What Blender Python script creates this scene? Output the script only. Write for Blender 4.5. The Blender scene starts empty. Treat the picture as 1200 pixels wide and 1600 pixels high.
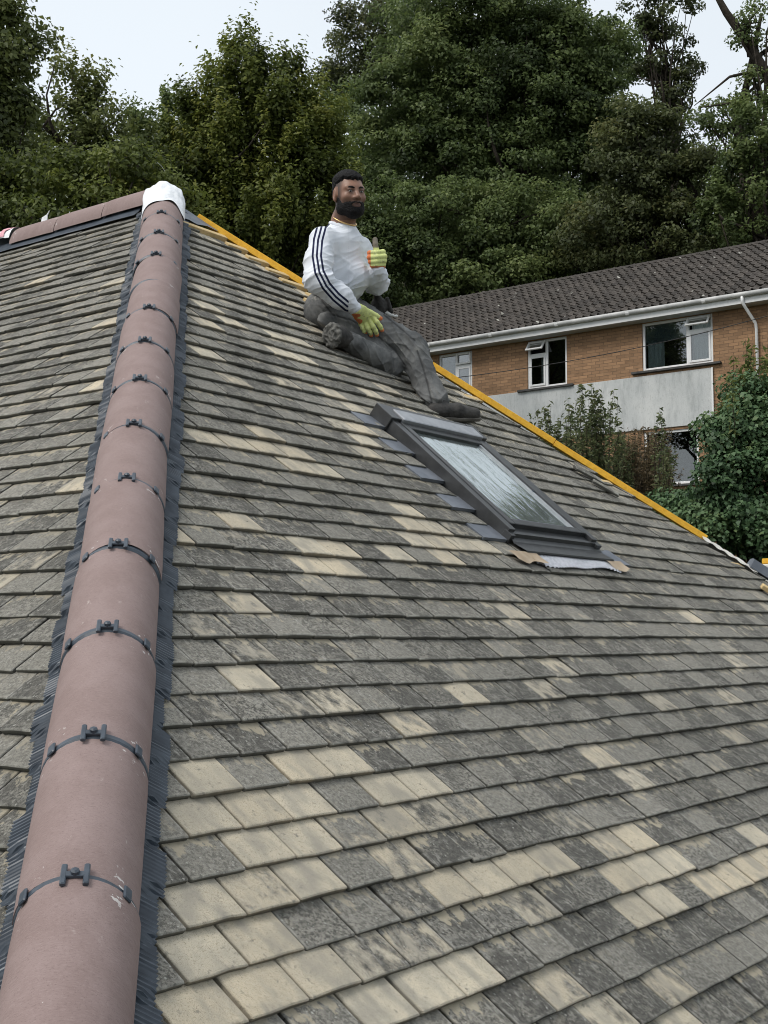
import bpy, math, random
import numpy as np
from mathutils import Vector, Matrix

# ------------------------------------------------------------------ camera, sky, sun, exposure
SC = bpy.context.scene
COL = SC.collection
CAMZ = 4.3                                     # eye height above the yard
F = 2047.36                                    # focal length in pixels of a 1200 x 1600 frame
R = np.array([[0.59828009, -0.80128546, 0.00159689],
              [-0.07699726, -0.05550611, 0.99548505],
              [0.79757906, 0.59570184, 0.09490499]])   # rows: right, up, forward
CAM = np.array([0., 0., CAMZ])
cd = bpy.data.cameras.new('camera'); cam = bpy.data.objects.new('camera', cd); COL.objects.link(cam)
cd.sensor_fit = 'VERTICAL'; cd.sensor_height = 36; cd.lens = F / 1600 * 36
cd.clip_start = 0.05; cd.clip_end = 2000
mw = Matrix.Identity(4)
for i in range(3):
    mw[i][0], mw[i][1], mw[i][2], mw[i][3] = R[0][i], R[1][i], -R[2][i], CAM[i]
cam.matrix_world = mw
SC.camera = cam
SUN_EL, SUN_AZ = math.radians(52), math.radians(-70)      # azimuth from +Y towards +X
w = bpy.data.worlds.new('World'); SC.world = w; w.use_nodes = True
nt = w.node_tree; nt.nodes.clear()
wo = nt.nodes.new('ShaderNodeOutputWorld'); bg = nt.nodes.new('ShaderNodeBackground')
sky = nt.nodes.new('ShaderNodeTexSky'); sky.sky_type = 'NISHITA'; sky.sun_disc = False
sky.sun_elevation = SUN_EL; sky.sun_rotation = SUN_AZ; sky.dust_density = 4.0; sky.air_density = 1.0
cl = nt.nodes.new('ShaderNodeTexNoise'); cl.inputs['Scale'].default_value = 1.3; cl.inputs['Detail'].default_value = 4
cl.inputs['Roughness'].default_value = .45
mr = nt.nodes.new('ShaderNodeMapRange'); mr.inputs[1].default_value = .3; mr.inputs[2].default_value = .7
mr.inputs[3].default_value = 5.7; mr.inputs[4].default_value = 6.8
oc = nt.nodes.new('ShaderNodeVectorMath'); oc.operation = 'SCALE'; oc.inputs[0].default_value = (.93, 1.0, 1.06)
mx = nt.nodes.new('ShaderNodeMix'); mx.data_type = 'RGBA'; mx.inputs[0].default_value = .9   # cloud cover over the clear sky
tc = nt.nodes.new('ShaderNodeTexCoord')
nt.links.new(tc.outputs['Generated'], cl.inputs['Vector'])
nt.links.new(cl.outputs['Fac'], mr.inputs[0]); nt.links.new(mr.outputs[0], oc.inputs['Scale'])
nt.links.new(sky.outputs[0], mx.inputs[6]); nt.links.new(oc.outputs[0], mx.inputs[7])
nt.links.new(mx.outputs[2], bg.inputs[0]); bg.inputs[1].default_value = 0.105
nt.links.new(bg.outputs[0], wo.inputs[0])
sl = bpy.data.lights.new('sun', 'SUN'); sl.energy = 1.5; sl.angle = math.radians(25); sl.color = (1, .96, .9)
so = bpy.data.objects.new('sun', sl); COL.objects.link(so)
sd = Vector((math.sin(SUN_AZ) * math.cos(SUN_EL), math.cos(SUN_AZ) * math.cos(SUN_EL), math.sin(SUN_EL)))
so.rotation_euler = (-sd).to_track_quat('-Z', 'Y').to_euler(); so.location = sd * 60
SC.view_settings.view_transform = 'Standard'; SC.view_settings.look = 'None'
SC.view_settings.exposure = 0.57; SC.view_settings.gamma = 1; SC.view_settings.use_curve_mapping = False
SC.cycles.max_bounces = 6; SC.cycles.transparent_max_bounces = 8
SC.cycles.use_denoising = True
SC.cycles.pixel_filter_type = 'BLACKMAN_HARRIS'; SC.cycles.filter_width = 1.0

# ------------------------------------------------------------------ helpers
rng = np.random.default_rng(7)
rnd = random.Random(3)
WORG = {}                                       # world origin of every object that was made here

def pt(px, py, z):                              # a point seen at px,py of the photograph, z metres away along the view axis
    return CAM + np.array([(px - 600) / F * z, -(py - 800) / F * z, z]) @ R

def raydir(px, py):
    return np.array([(px - 600) / F, -(py - 800) / F, 1.0]) @ R

def tag(o, label=None, cat=None, group=None, kind=None):
    if label: o['label'] = label
    if cat: o['category'] = cat
    if group: o['group'] = group
    if kind: o['kind'] = kind
    return o

def empty(name, loc, label=None, cat=None, group=None):
    o = bpy.data.objects.new(name, None); COL.objects.link(o)
    o.location = loc; o.empty_display_size = .3; WORG[o] = np.array(loc, float)
    return tag(o, label, cat, group)

def link(name, me, mat, parent, c):
    o = bpy.data.objects.new(name, me); COL.objects.link(o)
    if mat is not None:
        for m in (mat if isinstance(mat, (list, tuple)) else [mat]): me.materials.append(m)
    WORG[o] = np.array(c, float)
    if parent is not None:
        o.parent = parent; o.location = WORG[o] - WORG[parent]
    else: o.location = c
    return o

def mesh(name, V, Fc, mat=None, parent=None, attrs=None, smooth=False, uv=None, origin=None, mi=None):
    """one mesh object from world-space vertices; its origin goes to the middle of its base"""
    V = np.asarray(V, float).reshape(-1, 3)
    c = np.array([(V[:, 0].min() + V[:, 0].max()) / 2, (V[:, 1].min() + V[:, 1].max()) / 2, V[:, 2].min()]) if origin is None else np.array(origin, float)
    me = bpy.data.meshes.new(name)
    me.from_pydata((V - c).tolist(), [], [tuple(map(int, f)) for f in Fc]); 
    if attrs:
        for k, a in attrs.items():
            at = me.attributes.new(k, 'FLOAT', 'POINT'); at.data.foreach_set('value', np.asarray(a, np.float32))
    if uv is not None:
        uv = np.asarray(uv, np.float32); l = me.uv_layers.new(name='UVMap')
        idx = np.empty(len(me.loops), np.int32); me.loops.foreach_get('vertex_index', idx)
        l.data.foreach_set('uv', uv[idx].ravel())
    if mi is not None: me.polygons.foreach_set('material_index', np.asarray(mi, np.int32)) if False else None
    if smooth: me.polygons.foreach_set('use_smooth', np.ones(len(me.polygons), bool))
    o = link(name, me, mat, parent, c)
    if mi is not None: me.polygons.foreach_set('material_index', np.asarray(mi, np.int32))
    me.update()
    return o

class MB:
    """collects boxes, tubes and sheets for one mesh"""
    def __init__(s): s.v = []; s.f = []; s.n = 0
    def add(s, V, Fc):
        V = np.asarray(V, float).reshape(-1, 3)
        s.v.append(V); s.f += [tuple(int(i) + s.n for i in f) for f in Fc]; s.n += len(V); return s
    def frame_box(s, o, ax, ay, az, x, y, z, bev=0.0):
        """box spanning the ranges x,y,z in the frame (o; ax, ay, az)"""
        o, ax, ay, az = map(np.asarray, (o, ax, ay, az))
        if bev <= 0:
            P = [o + ax * a + ay * b + az * c for c in z for b in y for a in x]
            return s.add(P, [(0, 2, 3, 1), (4, 5, 7, 6), (0, 1, 5, 4), (2, 6, 7, 3), (0, 4, 6, 2), (1, 3, 7, 5)])
        x0, x1 = x; y0, y1 = y; z0, z1 = z; b = bev
        P = []; 
        def ring(zz, i): return [(x0 + i, y0), (x1 - i, y0), (x1, y0 + i), (x1, y1 - i), (x1 - i, y1), (x0 + i, y1), (x0, y1 - i), (x0, y0 + i)]
        def ring2(i): return [(x0 + i + b * .7, y0 + i), (x1 - i - b * .7, y0 + i), (x1 - i, y0 + i + b * .7), (x1 - i, y1 - i - b * .7), (x1 - i - b * .7, y1 - i), (x0 + i + b * .7, y1 - i), (x0 + i, y1 - i - b * .7), (x0 + i, y0 + i + b * .7)]
        for zz, r in ((z0, ring2(b)), (z0 + b, ring(0, b)), (z1 - b, ring(0, b)), (z1, ring2(b))):
            for a, c in r: P.append(o + ax * a + ay * c + az * zz)
        fc = [tuple(range(7, -1, -1)), tuple(range(24, 32))]
        for k in range(3):
            for i in range(8):
                j = (i + 1) % 8; fc.append((k * 8 + i, k * 8 + j, k * 8 + 8 + j, k * 8 + 8 + i))
        return s.add(P, fc)
    def box(s, x, y, z, bev=0): return s.frame_box((0, 0, 0), (1, 0, 0), (0, 1, 0), (0, 0, 1), x, y, z, bev)
    def tube(s, pts, rad, n=8, cap=True):
        pts = np.asarray(pts, float); rad = np.broadcast_to(np.asarray(rad, float), (len(pts),))
        d = np.gradient(pts, axis=0); d /= np.linalg.norm(d, axis=1)[:, None] + 1e-12
        ref = np.array([0, 0, 1.]) if abs(d[0][2]) < .9 else np.array([1., 0, 0])
        a = np.cross(d[0], ref); a /= np.linalg.norm(a); P = []
        for i in range(len(pts)):
            a = a - d[i] * (a @ d[i]); a /= np.linalg.norm(a); b = np.cross(d[i], a)
            for k in range(n):
                t = 2 * math.pi * k / n; P.append(pts[i] + rad[i] * (math.cos(t) * a + math.sin(t) * b))
        fc = [(i * n + k, i * n + (k + 1) % n, (i + 1) * n + (k + 1) % n, (i + 1) * n + k) for i in range(len(pts) - 1) for k in range(n)]
        if cap: fc += [tuple(range(n - 1, -1, -1)), tuple(range((len(pts) - 1) * n, len(pts) * n))]
        return s.add(P, fc)
    def sheet(s, G):
        G = np.asarray(G, float); a, b = G.shape[:2]
        return s.add(G.reshape(-1, 3), [(i * b + j, i * b + j + 1, (i + 1) * b + j + 1, (i + 1) * b + j) for i in range(a - 1) for j in range(b - 1)])
    def build(s, name, mat=None, parent=None, smooth=False, **k):
        return mesh(name, np.concatenate(s.v), s.f, mat, parent, smooth=smooth, **k)

# ---- node helper
class N:
    def __init__(s, name):
        s.m = bpy.data.materials.new(name); s.m.use_nodes = True; s.t = s.m.node_tree; s.t.nodes.clear()
        s.out = s.t.nodes.new('ShaderNodeOutputMaterial'); s.p = s.t.nodes.new('ShaderNodeBsdfPrincipled')
        s.t.links.new(s.p.outputs[0], s.out.inputs[0])
    def set(s, inp, v):
        if hasattr(v, 'is_output'): s.t.links.new(v, inp)
        elif v is not None:
            if isinstance(v, (tuple, list)) and len(v) == 3 and inp.type == 'RGBA': v = (*v, 1)
            inp.default_value = v
    def node(s, typ, **k):
        n = s.t.nodes.new(typ)
        for a, v in k.items(): setattr(n, a, v)
        return n
    def attr(s, name): return s.node('ShaderNodeAttribute', attribute_name=name).outputs['Fac']
    def math(s, op, a, b=None, c=None, clamp=False):
        n = s.node('ShaderNodeMath', operation=op, use_clamp=clamp)
        for i, v in enumerate((a, b, c)):
            if v is not None: s.set(n.inputs[i], v)
        return n.outputs[0]
    def mix(s, f, a, b, blend='MIX'):
        n = s.node('ShaderNodeMix', data_type='RGBA', blend_type=blend); s.set(n.inputs[0], f); s.set(n.inputs[6], a); s.set(n.inputs[7], b); return n.outputs[2]
    def noise(s, vec, scale, detail=3, rough=.55, dist=0):
        n = s.node('ShaderNodeTexNoise'); s.set(n.inputs['Vector'], vec); s.set(n.inputs['Scale'], scale); s.set(n.inputs['Detail'], detail)
        s.set(n.inputs['Roughness'], rough); s.set(n.inputs['Distortion'], dist); return n.outputs['Fac']
    def voro(s, vec, scale, feature='F1'):
        n = s.node('ShaderNodeTexVoronoi', feature=feature); s.set(n.inputs['Vector'], vec); s.set(n.inputs['Scale'], scale); return n.outputs['Distance']
    def ramp(s, f, a, b, lo=0., hi=1.):
        n = s.node('ShaderNodeMapRange', interpolation_type='SMOOTHSTEP'); s.set(n.inputs[0], f); s.set(n.inputs[1], a); s.set(n.inputs[2], b); s.set(n.inputs[3], lo); s.set(n.inputs[4], hi); return n.outputs[0]
    def comb(s, x, y, z):
        n = s.node('ShaderNodeCombineXYZ'); [s.set(n.inputs[i], v) for i, v in enumerate((x, y, z))]; return n.outputs[0]
    def sep(s, v):
        n = s.node('ShaderNodeSeparateXYZ'); s.set(n.inputs[0], v); return n.outputs
    def vmul(s, v, m):
        n = s.node('ShaderNodeVectorMath', operation='MULTIPLY'); s.set(n.inputs[0], v); s.set(n.inputs[1], m); return n.outputs[0]
    def obj(s): return s.node('ShaderNodeTexCoord').outputs['Object']
    def pos(s): return s.node('ShaderNodeNewGeometry').outputs['Position']
    def uv(s): return s.node('ShaderNodeTexCoord').outputs['UV']
    def bump(s, h, strength=.5, dist=.01):
        n = s.node('ShaderNodeBump'); s.set(n.inputs['Height'], h); s.set(n.inputs['Strength'], strength); s.set(n.inputs['Distance'], dist); s.set(s.p.inputs['Normal'], n.outputs[0]); return n
    def done(s, col=None, rough=None, spec=None, metal=None):
        if col is not None: s.set(s.p.inputs['Base Color'], col)
        if rough is not None: s.set(s.p.inputs['Roughness'], rough)
        if spec is not None: s.set(s.p.inputs['Specular IOR Level'], spec)
        if metal is not None: s.set(s.p.inputs['Metallic'], metal)
        return s.m

def simple(name, a, b, scale=8, rough=.6, spec=.4, metal=0, bump=.15, bscale=60, bdist=.004, vec=(1, 1, 1)):
    """plain surface with two mottled tones and a fine relief"""
    n = N(name); v = n.vmul(n.pos(), vec); c = n.mix(n.ramp(n.noise(v, scale, 5, .6), .3, .7), a, b)
    n.bump(n.noise(v, bscale, 3), bump, bdist)
    return n.done(c, rough, spec, metal)

# ------------------------------------------------------------------ materials
def tile_mat():
    n = N('plain_tile'); s = n.sep(n.uv()); tan = n.attr('tan'); r = n.attr('rnd')
    z = n.math('MULTIPLY', r, 40.0)
    v = n.comb(s[0], s[1], z); vs = n.comb(s[0], n.math('MULTIPLY', s[1], .28), z)
    big = n.noise(v, 14, 4, .6); med = n.noise(v, 45, 4, .65); streak = n.noise(vs, 75, 4, .7, .4); fine = n.noise(v, 330, 2, .6); grit = n.noise(v, 800, 2, .7)
    blot = n.noise(n.comb(s[0], n.math('MULTIPLY', s[1], .6), z), 30, 6, .62); mot = n.noise(v, 105, 5, .75); soft = n.noise(n.comb(s[0], n.math('MULTIPLY', s[1], .45), z), 17, 3, .5)
    dark = n.mix(n.ramp(mot, .40, .60), (.046, .044, .039), (.335, .316, .272))
    dark = n.mix(n.ramp(n.math('ADD', big, n.math('MULTIPLY', n.math('SUBTRACT', r, .5), .3)), .34, .60, .8, 0), dark, (.080, .076, .068))
    dark = n.mix(n.ramp(r, .3, 1, 0, .5), dark, (.30, .283, .244))
    edg = n.math('ADD', n.ramp(s[0], .0, .010, 1, 0), n.ramp(s[0], .153, .165, 0, 1))
    dark = n.mix(n.math('MULTIPLY', edg, n.ramp(med, .40, .58, 0, .7)), dark, (.46, .45, .41))
    dark = n.mix(n.ramp(med, .50, .70, 0, .5), dark, (.345, .332, .295))
    dark = n.mix(n.ramp(streak, .56, .68, 0, .5), dark, (.48, .465, .42))
    lich = n.math('ADD', n.voro(v, 55), n.math('MULTIPLY', n.math('SUBTRACT', mot, .5), .9)); dark = n.mix(n.ramp(lich, .16, .08, 0, .7), dark, (.52, .51, .46))
    dark = n.mix(n.ramp(grit, .57, .70, 0, .6), dark, (.44, .43, .39))
    dark = n.mix(n.ramp(grit, .43, .32, 0, .75), dark, (.040, .040, .038))
    # buff colour left at the head of a weathered tile, and pale lime along the tail
    hd = n.math('ADD', n.math('MULTIPLY', s[1], 9.0), n.math('MULTIPLY', n.math('SUBTRACT', blot, .5), 2.6))
    hd = n.math('MULTIPLY', n.ramp(hd, .80, .98), n.ramp(n.noise(n.comb(z, z, z), 3, 0), .42, .58, .1, .8))
    dark = n.mix(hd, dark, (.46, .405, .30))
    tl = n.math('ADD', n.math('MULTIPLY', s[1], -60.0), n.math('MULTIPLY', n.math('SUBTRACT', blot, .5), 2.2))
    dark = n.mix(n.ramp(tl, -.55, .2, 0, .6), dark, (.42, .41, .36))
    buff = n.mix(n.ramp(big, .3, .7), (.70, .62, .475), (.57, .515, .41))
    buff = n.mix(n.ramp(r, .0, 1, 0, .45), buff, (.65, .535, .37))
    buff = n.mix(n.ramp(mot, .52, .66, 0, .5), buff, (.72, .66, .52))
    buff = n.mix(n.ramp(mot, .44, .30, 0, .6), buff, (.30, .25, .165))
    buff = n.mix(n.ramp(grit, .43, .36, 0, .85), buff, (.16, .135, .095))
    buff = n.mix(n.ramp(med, .585, .72, 0, .8), buff, (.19, .18, .155))
    buff = n.mix(n.ramp(n.math('ADD', n.math('MULTIPLY', s[1], -45.0), n.math('MULTIPLY', n.math('SUBTRACT', blot, .5), 3)), -.4, .5, 0, .6), buff, (.22, .20, .165))
    buff = n.mix(n.ramp(n.noise(v, 240, 3, .6), .60, .68, 0, .7), buff, (.21, .175, .12))
    buff = n.mix(n.ramp(soft, .44, .70, 0, .75), buff, (.34, .315, .265))
    buff = n.mix(n.ramp(n.noise(n.pos(), 3.2, 4, .6), .45, .7, 0, .4), buff, (.36, .33, .27))
    mk = n.math('ADD', tan, n.math('MULTIPLY', n.math('SUBTRACT', n.math('ADD', n.math('MULTIPLY', blot, .55), n.math('MULTIPLY', soft, .45)), .5), 1.7))
    c = n.mix(n.ramp(mk, .34, .66), dark, buff)
    c = n.mix(n.ramp(n.noise(n.pos(), 1.1, 3), .3, .7, 0, .22), c, (.05, .052, .046))
    # dark moss on the cut front edge, with the lip's shade painted in
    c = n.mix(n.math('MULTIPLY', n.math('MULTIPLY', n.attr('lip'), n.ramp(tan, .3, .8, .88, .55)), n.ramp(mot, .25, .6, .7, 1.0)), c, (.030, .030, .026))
    c = n.mix(n.ramp(n.noise(n.pos(), 19, 4, .75), .715, .76, 0, .9), c, (.03, .029, .022))
    c = n.mix(n.ramp(n.noise(n.pos(), 9.5, 5, .8, .3), .70, .76, 0, .75), c, (.52, .51, .46))
    h = n.math('ADD', n.math('MULTIPLY', fine, .6), n.math('ADD', n.math('MULTIPLY', grit, .5), med))
    n.bump(n.math('ADD', h, n.math('MULTIPLY', mot, 1.2)), .8, .004)
    return n.done(c, .93, .25)

def hip_mat():
    n = N('hip_tile'); s = n.sep(n.uv()); r = n.attr('rnd'); z = n.math('MULTIPLY', r, 30.0)
    v = n.comb(s[0], s[1], z); ln = n.noise(n.comb(n.math('MULTIPLY', s[0], .32), s[1], z), 330, 4, .75)
    big = n.noise(v, 9, 4, .6); fine = n.noise(v, 420, 2, .6)
    c = n.mix(n.ramp(big, .3, .7), (.228, .165, .153), (.268, .200, .188))
    c = n.mix(n.ramp(ln, .5, .72, 0, .5), c, (.32, .25, .235)); c = n.mix(n.ramp(ln, .46, .30, 0, .42), c, (.125, .088, .082))
    c = n.mix(n.ramp(fine, .40, .30, 0, .5), c, (.13, .085, .08))
    c = n.mix(n.ramp(n.noise(n.comb(s[0], n.math('MULTIPLY', s[1], .5), z), 24, 4, .7), .66, .78, 0, .6), c, (.52, .46, .43))
    c = n.mix(n.ramp(n.noise(v, 55, 2, .5), .79, .81), c, (.72, .70, .67))
    c = n.mix(n.math('MULTIPLY', n.attr('scuff'), n.ramp(n.noise(v, 60, 2, .6), .64, .70)), c, (.74, .72, .69))
    n.bump(n.math('ADD', ln, n.math('MULTIPLY', fine, .6)), .5, .0018)
    return n.done(c, .82, .3)

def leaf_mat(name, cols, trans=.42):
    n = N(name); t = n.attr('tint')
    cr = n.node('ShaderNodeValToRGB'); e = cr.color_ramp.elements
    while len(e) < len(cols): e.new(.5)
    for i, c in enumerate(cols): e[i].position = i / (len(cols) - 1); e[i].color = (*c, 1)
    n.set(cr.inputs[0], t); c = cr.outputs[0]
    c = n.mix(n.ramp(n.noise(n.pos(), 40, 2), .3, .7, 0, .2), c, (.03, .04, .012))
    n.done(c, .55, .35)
    tr = n.node('ShaderNodeBsdfTranslucent'); n.set(tr.inputs[0], c); ms = n.node('ShaderNodeMixShader'); ms.inputs[0].default_value = trans
    n.t.links.new(n.p.outputs[0], ms.inputs[1]); n.t.links.new(tr.outputs[0], ms.inputs[2]); n.t.links.new(ms.outputs[0], n.out.inputs[0])
    return n.m

def timber(name, a, b):
    n = N(name); v = n.vmul(n.obj(), (1, 1, 1)); c = n.mix(n.ramp(n.noise(v, 22, 5, .7, 1.2), .3, .7), a, b)
    c = n.mix(n.ramp(n.noise(v, 8, 3), .62, .75, 0, .5), c, tuple(x * .55 for x in a)); n.bump(n.noise(v, 140, 3), .25, .002)
    return n.done(c, .75, .3)

def brick_mat():
    n = N('brickwork'); p = n.sep(n.pos()); v = n.comb(n.math('ADD', p[1], p[0]), p[2], 0.0)
    b = n.node('ShaderNodeTexBrick'); n.set(b.inputs['Vector'], v); b.offset = .5
    for k, x in (('Scale', 1.0), ('Brick Width', .225), ('Row Height', .075), ('Mortar Size', .006), ('Mortar Smooth', .2), ('Bias', .0)): b.inputs[k].default_value = x
    b.inputs['Color1'].default_value = (.42, .25, .14, 1); b.inputs['Color2'].default_value = (.24, .145, .085, 1); b.inputs['Mortar'].default_value = (.17, .115, .078, 1)
    c = n.mix(n.ramp(n.noise(n.vmul(v, (4.4, 13.3, 1)), 1.0, 1), .35, .7, 0, .55), b.outputs[0], (.33, .205, .12))
    c = n.mix(n.ramp(n.noise(v, 1.2, 4), .45, .75, 0, .35), c, (.16, .10, .06)); c = n.mix(n.ramp(n.noise(v, 60, 3), .5, .75, 0, .3), c, (.38, .26, .165))
    h = n.math('SUBTRACT', 1.0, b.outputs['Fac']); n.bump(n.math('ADD', h, n.math('MULTIPLY', n.noise(v, 90, 2), .3)), .8, .01)
    return n.done(c, .9, .2)

def render_mat():
    n = N('stained_render'); v = n.pos(); c = n.mix(n.ramp(n.noise(v, 1.0, 5, .6), .3, .7), (.50, .52, .52), (.63, .64, .63))
    c = n.mix(n.ramp(n.noise(n.vmul(v, (1, 3, .8)), 1.0, 6, .7), .45, .72, 0, .65), c, (.30, .32, .32))
    c = n.mix(n.ramp(n.noise(n.vmul(v, (1, 30, 9)), 1.0, 5, .8), .52, .70, 0, .5), c, (.24, .26, .255))
    n.bump(n.noise(v, 45, 4, .7), .5, .01); return n.done(c, .92, .2)

def pantile_mat():
    n = N('pantile'); v = n.pos(); r = n.attr('rnd'); c = n.mix(r, (.052, .045, .040), (.098, .084, .073))
    c = n.mix(n.ramp(n.noise(v, 2.2, 5, .65), .4, .7, 0, .6), c, (.045, .041, .036)); c = n.mix(n.ramp(n.noise(v, 12, 4, .75), .60, .72, 0, .75), c, (.24, .225, .195))
    c = n.mix(n.ramp(n.voro(v, 1.5), .09, .05), c, (.46, .45, .40)); n.bump(n.noise(v, 80, 3), .4, .004); return n.done(c, .85, .3)

def glass_mat(name, col, wav=0.0, ior=1.5, rough=.02, scale=(1, 1, 1), sc=6):
    n = N(name)
    if wav: n.bump(n.noise(n.vmul(n.obj(), scale), sc, 4, .6, .8), wav, .02)
    n.done(col, rough, .5); n.p.inputs['IOR'].default_value = ior; return n.m

def fabric(name, a, b, scale=7, weave=900, rough=.9):
    n = N(name); v = n.obj(); c = n.mix(n.ramp(n.noise(v, scale, 5, .65), .35, .68), a, b)
    n.bump(n.noise(v, weave, 2), .25, .002); n.done(c, rough, .2)
    n.p.inputs['Sheen Weight'].default_value = .15; return n.m

M = {}
M['tile'] = tile_mat(); M['hip'] = hip_mat()
M['black_plastic'] = simple('black_plastic', (.030, .040, .055), (.055, .070, .090), 20, .42, .5, bump=.1)
M['underlay'] = simple('roof_underlay', (.05, .05, .048), (.09, .09, .085), 5, .9, .2)
M['film'] = simple('white_membrane', (.74, .76, .79), (.86, .87, .88), 12, .45, .5, bump=.6, bscale=30, bdist=.01)
M['film_pink'] = simple('pink_print', (.62, .26, .30), (.7, .36, .40), 20, .5, .4)
M['yellow'] = timber('yellow_batten', (.90, .52, .06), (.74, .38, .035))
M['pine'] = timber('raw_pine', (.62, .47, .25), (.50, .36, .17))
M['alu'] = simple('grey_cladding', (.040, .041, .043), (.058, .060, .062), 14, .36, .5, metal=.2, bump=.06)
M['alu_light'] = simple('pale_grey_cladding', (.30, .31, .33), (.38, .39, .41), 18, .4, .5, metal=.5, bump=.05)
M['lead'] = simple('lead_sheet', (.125, .14, .165), (.185, .20, .23), 9, .5, .5, metal=.3, bump=.2)
M['foil'] = simple('pleated_foil', (.38, .39, .42), (.55, .55, .58), 60, .42, .5, metal=.5, bump=.5, bscale=90)
M['foil_back'] = simple('buff_backing', (.33, .25, .17), (.42, .34, .25), 14, .8, .3)
M['brick'] = brick_mat(); M['render'] = render_mat(); M['pantile'] = pantile_mat()
M['upvc'] = simple('white_upvc', (.74, .75, .75), (.80, .80, .80), 6, .4, .5, bump=.03)
M['gutter'] = simple('weathered_gutter', (.40, .41, .41), (.62, .62, .61), 3, .55, .4, bump=.1)
M['sill'] = simple('slate_sill', (.05, .05, .05), (.09, .088, .085), 10, .7, .3)
M['soffit'] = simple('painted_soffit', (.42, .43, .44), (.5, .5, .5), 3, .7, .3)
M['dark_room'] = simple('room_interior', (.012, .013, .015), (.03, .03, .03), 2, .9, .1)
M['curtain'] = simple('net_curtain', (.62, .70, .70), (.78, .82, .82), 4, .9, .2, vec=(1, 14, 1))
M['blind'] = simple('roller_blind', (.13, .17, .18), (.16, .20, .21), 4, .85, .2)

def clear_pane():
    n = N('window_glass'); t = n.node('ShaderNodeBsdfTransparent'); t.inputs[0].default_value = (.72, .76, .76, 1); g = n.node('ShaderNodeBsdfGlossy'); g.inputs['Roughness'].default_value = .01
    bp = n.node('ShaderNodeBump'); n.set(bp.inputs['Height'], n.noise(n.obj(), 3, 2)); bp.inputs['Strength'].default_value = .05; n.t.links.new(bp.outputs[0], g.inputs['Normal'])
    lw = n.node('ShaderNodeFresnel'); lw.inputs[0].default_value = 1.55; f = n.math('ADD', n.math('MULTIPLY', lw.outputs[0], 1.7), .06, clamp=True); ms = n.node('ShaderNodeMixShader'); n.set(ms.inputs[0], f)
    n.t.links.new(t.outputs[0], ms.inputs[1]); n.t.links.new(g.outputs[0], ms.inputs[2]); n.t.links.new(ms.outputs[0], n.out.inputs[0]); return n.m
M['pane'] = clear_pane()
M['sky_pane'] = glass_mat('skylight_glass', (.46, .52, .515), .09, 1.8, .01, (2.4, .7, .7), 7); M['sky_pane'].node_tree.nodes['Principled BSDF'].inputs['Metallic'].default_value = .8
M['bark'] = simple('bark', (.028, .024, .019), (.06, .05, .04), 6, .95, .1, bump=.8, bscale=18, bdist=.03)
M['cable'] = simple('cable_sheath', (.02, .02, .02), (.03, .03, .03), 5, .6, .3)
M['cream_board'] = simple('cream_board', (.52, .50, .46), (.62, .60, .55), 9, .8, .2)
M['ground'] = simple('leaf_litter', (.030, .032, .016), (.055, .06, .026), 1.2, .95, .1, bump=.8, bscale=9, bdist=.08)
M['plaster'] = simple('house_wall', (.50, .48, .43), (.56, .54, .49), 2, .9, .2, bump=.4)

# ------------------------------------------------------------------ terrain
def ground_z(x, y):
    d = .8 * x + .6 * y                                   # distance up the valley side
    b = np.clip((d - 9) / 16, 0, 1); b = b * b * (3 - 2 * b)
    c = np.clip((d - 40) / 40, 0, 1)
    return b * 5.8 + c * 24 + .25 * np.sin(x * .31) * np.cos(y * .27) * b
gx = np.concatenate([[-400, -150], np.linspace(-60, 140, 81), [250, 500]]); gy = np.concatenate([[-400, -150], np.linspace(-70, 130, 81), [250, 500]])
GX, GY = np.meshgrid(gx, gy, indexing='ij')
tag(MB().sheet(np.stack([GX, GY, ground_z(GX, GY)], -1)).build('ground', M['ground'], smooth=True), kind='structure')

# ------------------------------------------------------------------ the house whose roof is being laid
AL = math.radians(40.26322); CA, SA = math.cos(AL), math.sin(AL); TA = math.tan(AL)
B = np.array([1.64050737, 1.93548627, -0.53466761]) + CAM           # a point on the near hip line
UX, UP, NR = np.array([1., 0, 0]), np.array([0, CA, SA]), np.array([0, -SA, CA])       # hip end: along the courses, up the slope, out
VY, UP2, NL = np.array([0, 1., 0]), np.array([CA, 0, SA]), np.array([-SA, 0, CA])      # long side
S_AP = 4.910; Y_AP = S_AP * CA; S_EAVE = -1.25; V_END = 9.5
APEX = B + UP * S_AP + UX * Y_AP
HIP = np.array([1, 1, TA]); HIP /= np.linalg.norm(HIP); HW = np.array([1, -1, 0]) / math.sqrt(2)  # along the near hip, across it
G1, O1, G2, O2 = .11151870, -.17205055, .10983068, 1.57598625
def PR(u, s, n=0.): return B + UX * u + UP * s + NR * n
def PL(v, s, n=0.): return B + VY * v + UP2 * s + NL * n
def hip2(s): return 2 * Y_AP - CA * s
def toR(px, py, off=0.):
    d = raydir(px, py); t = ((B - CAM) @ NR + off) / (d @ NR); P = CAM + d * t - B; return P[0], P @ UP
def toL(px, py, off=0.):
    d = raydir(px, py); t = ((B - CAM) @ NL + off) / (d @ NL); P = CAM + d * t - B; return P[1], P @ UP2

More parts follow.
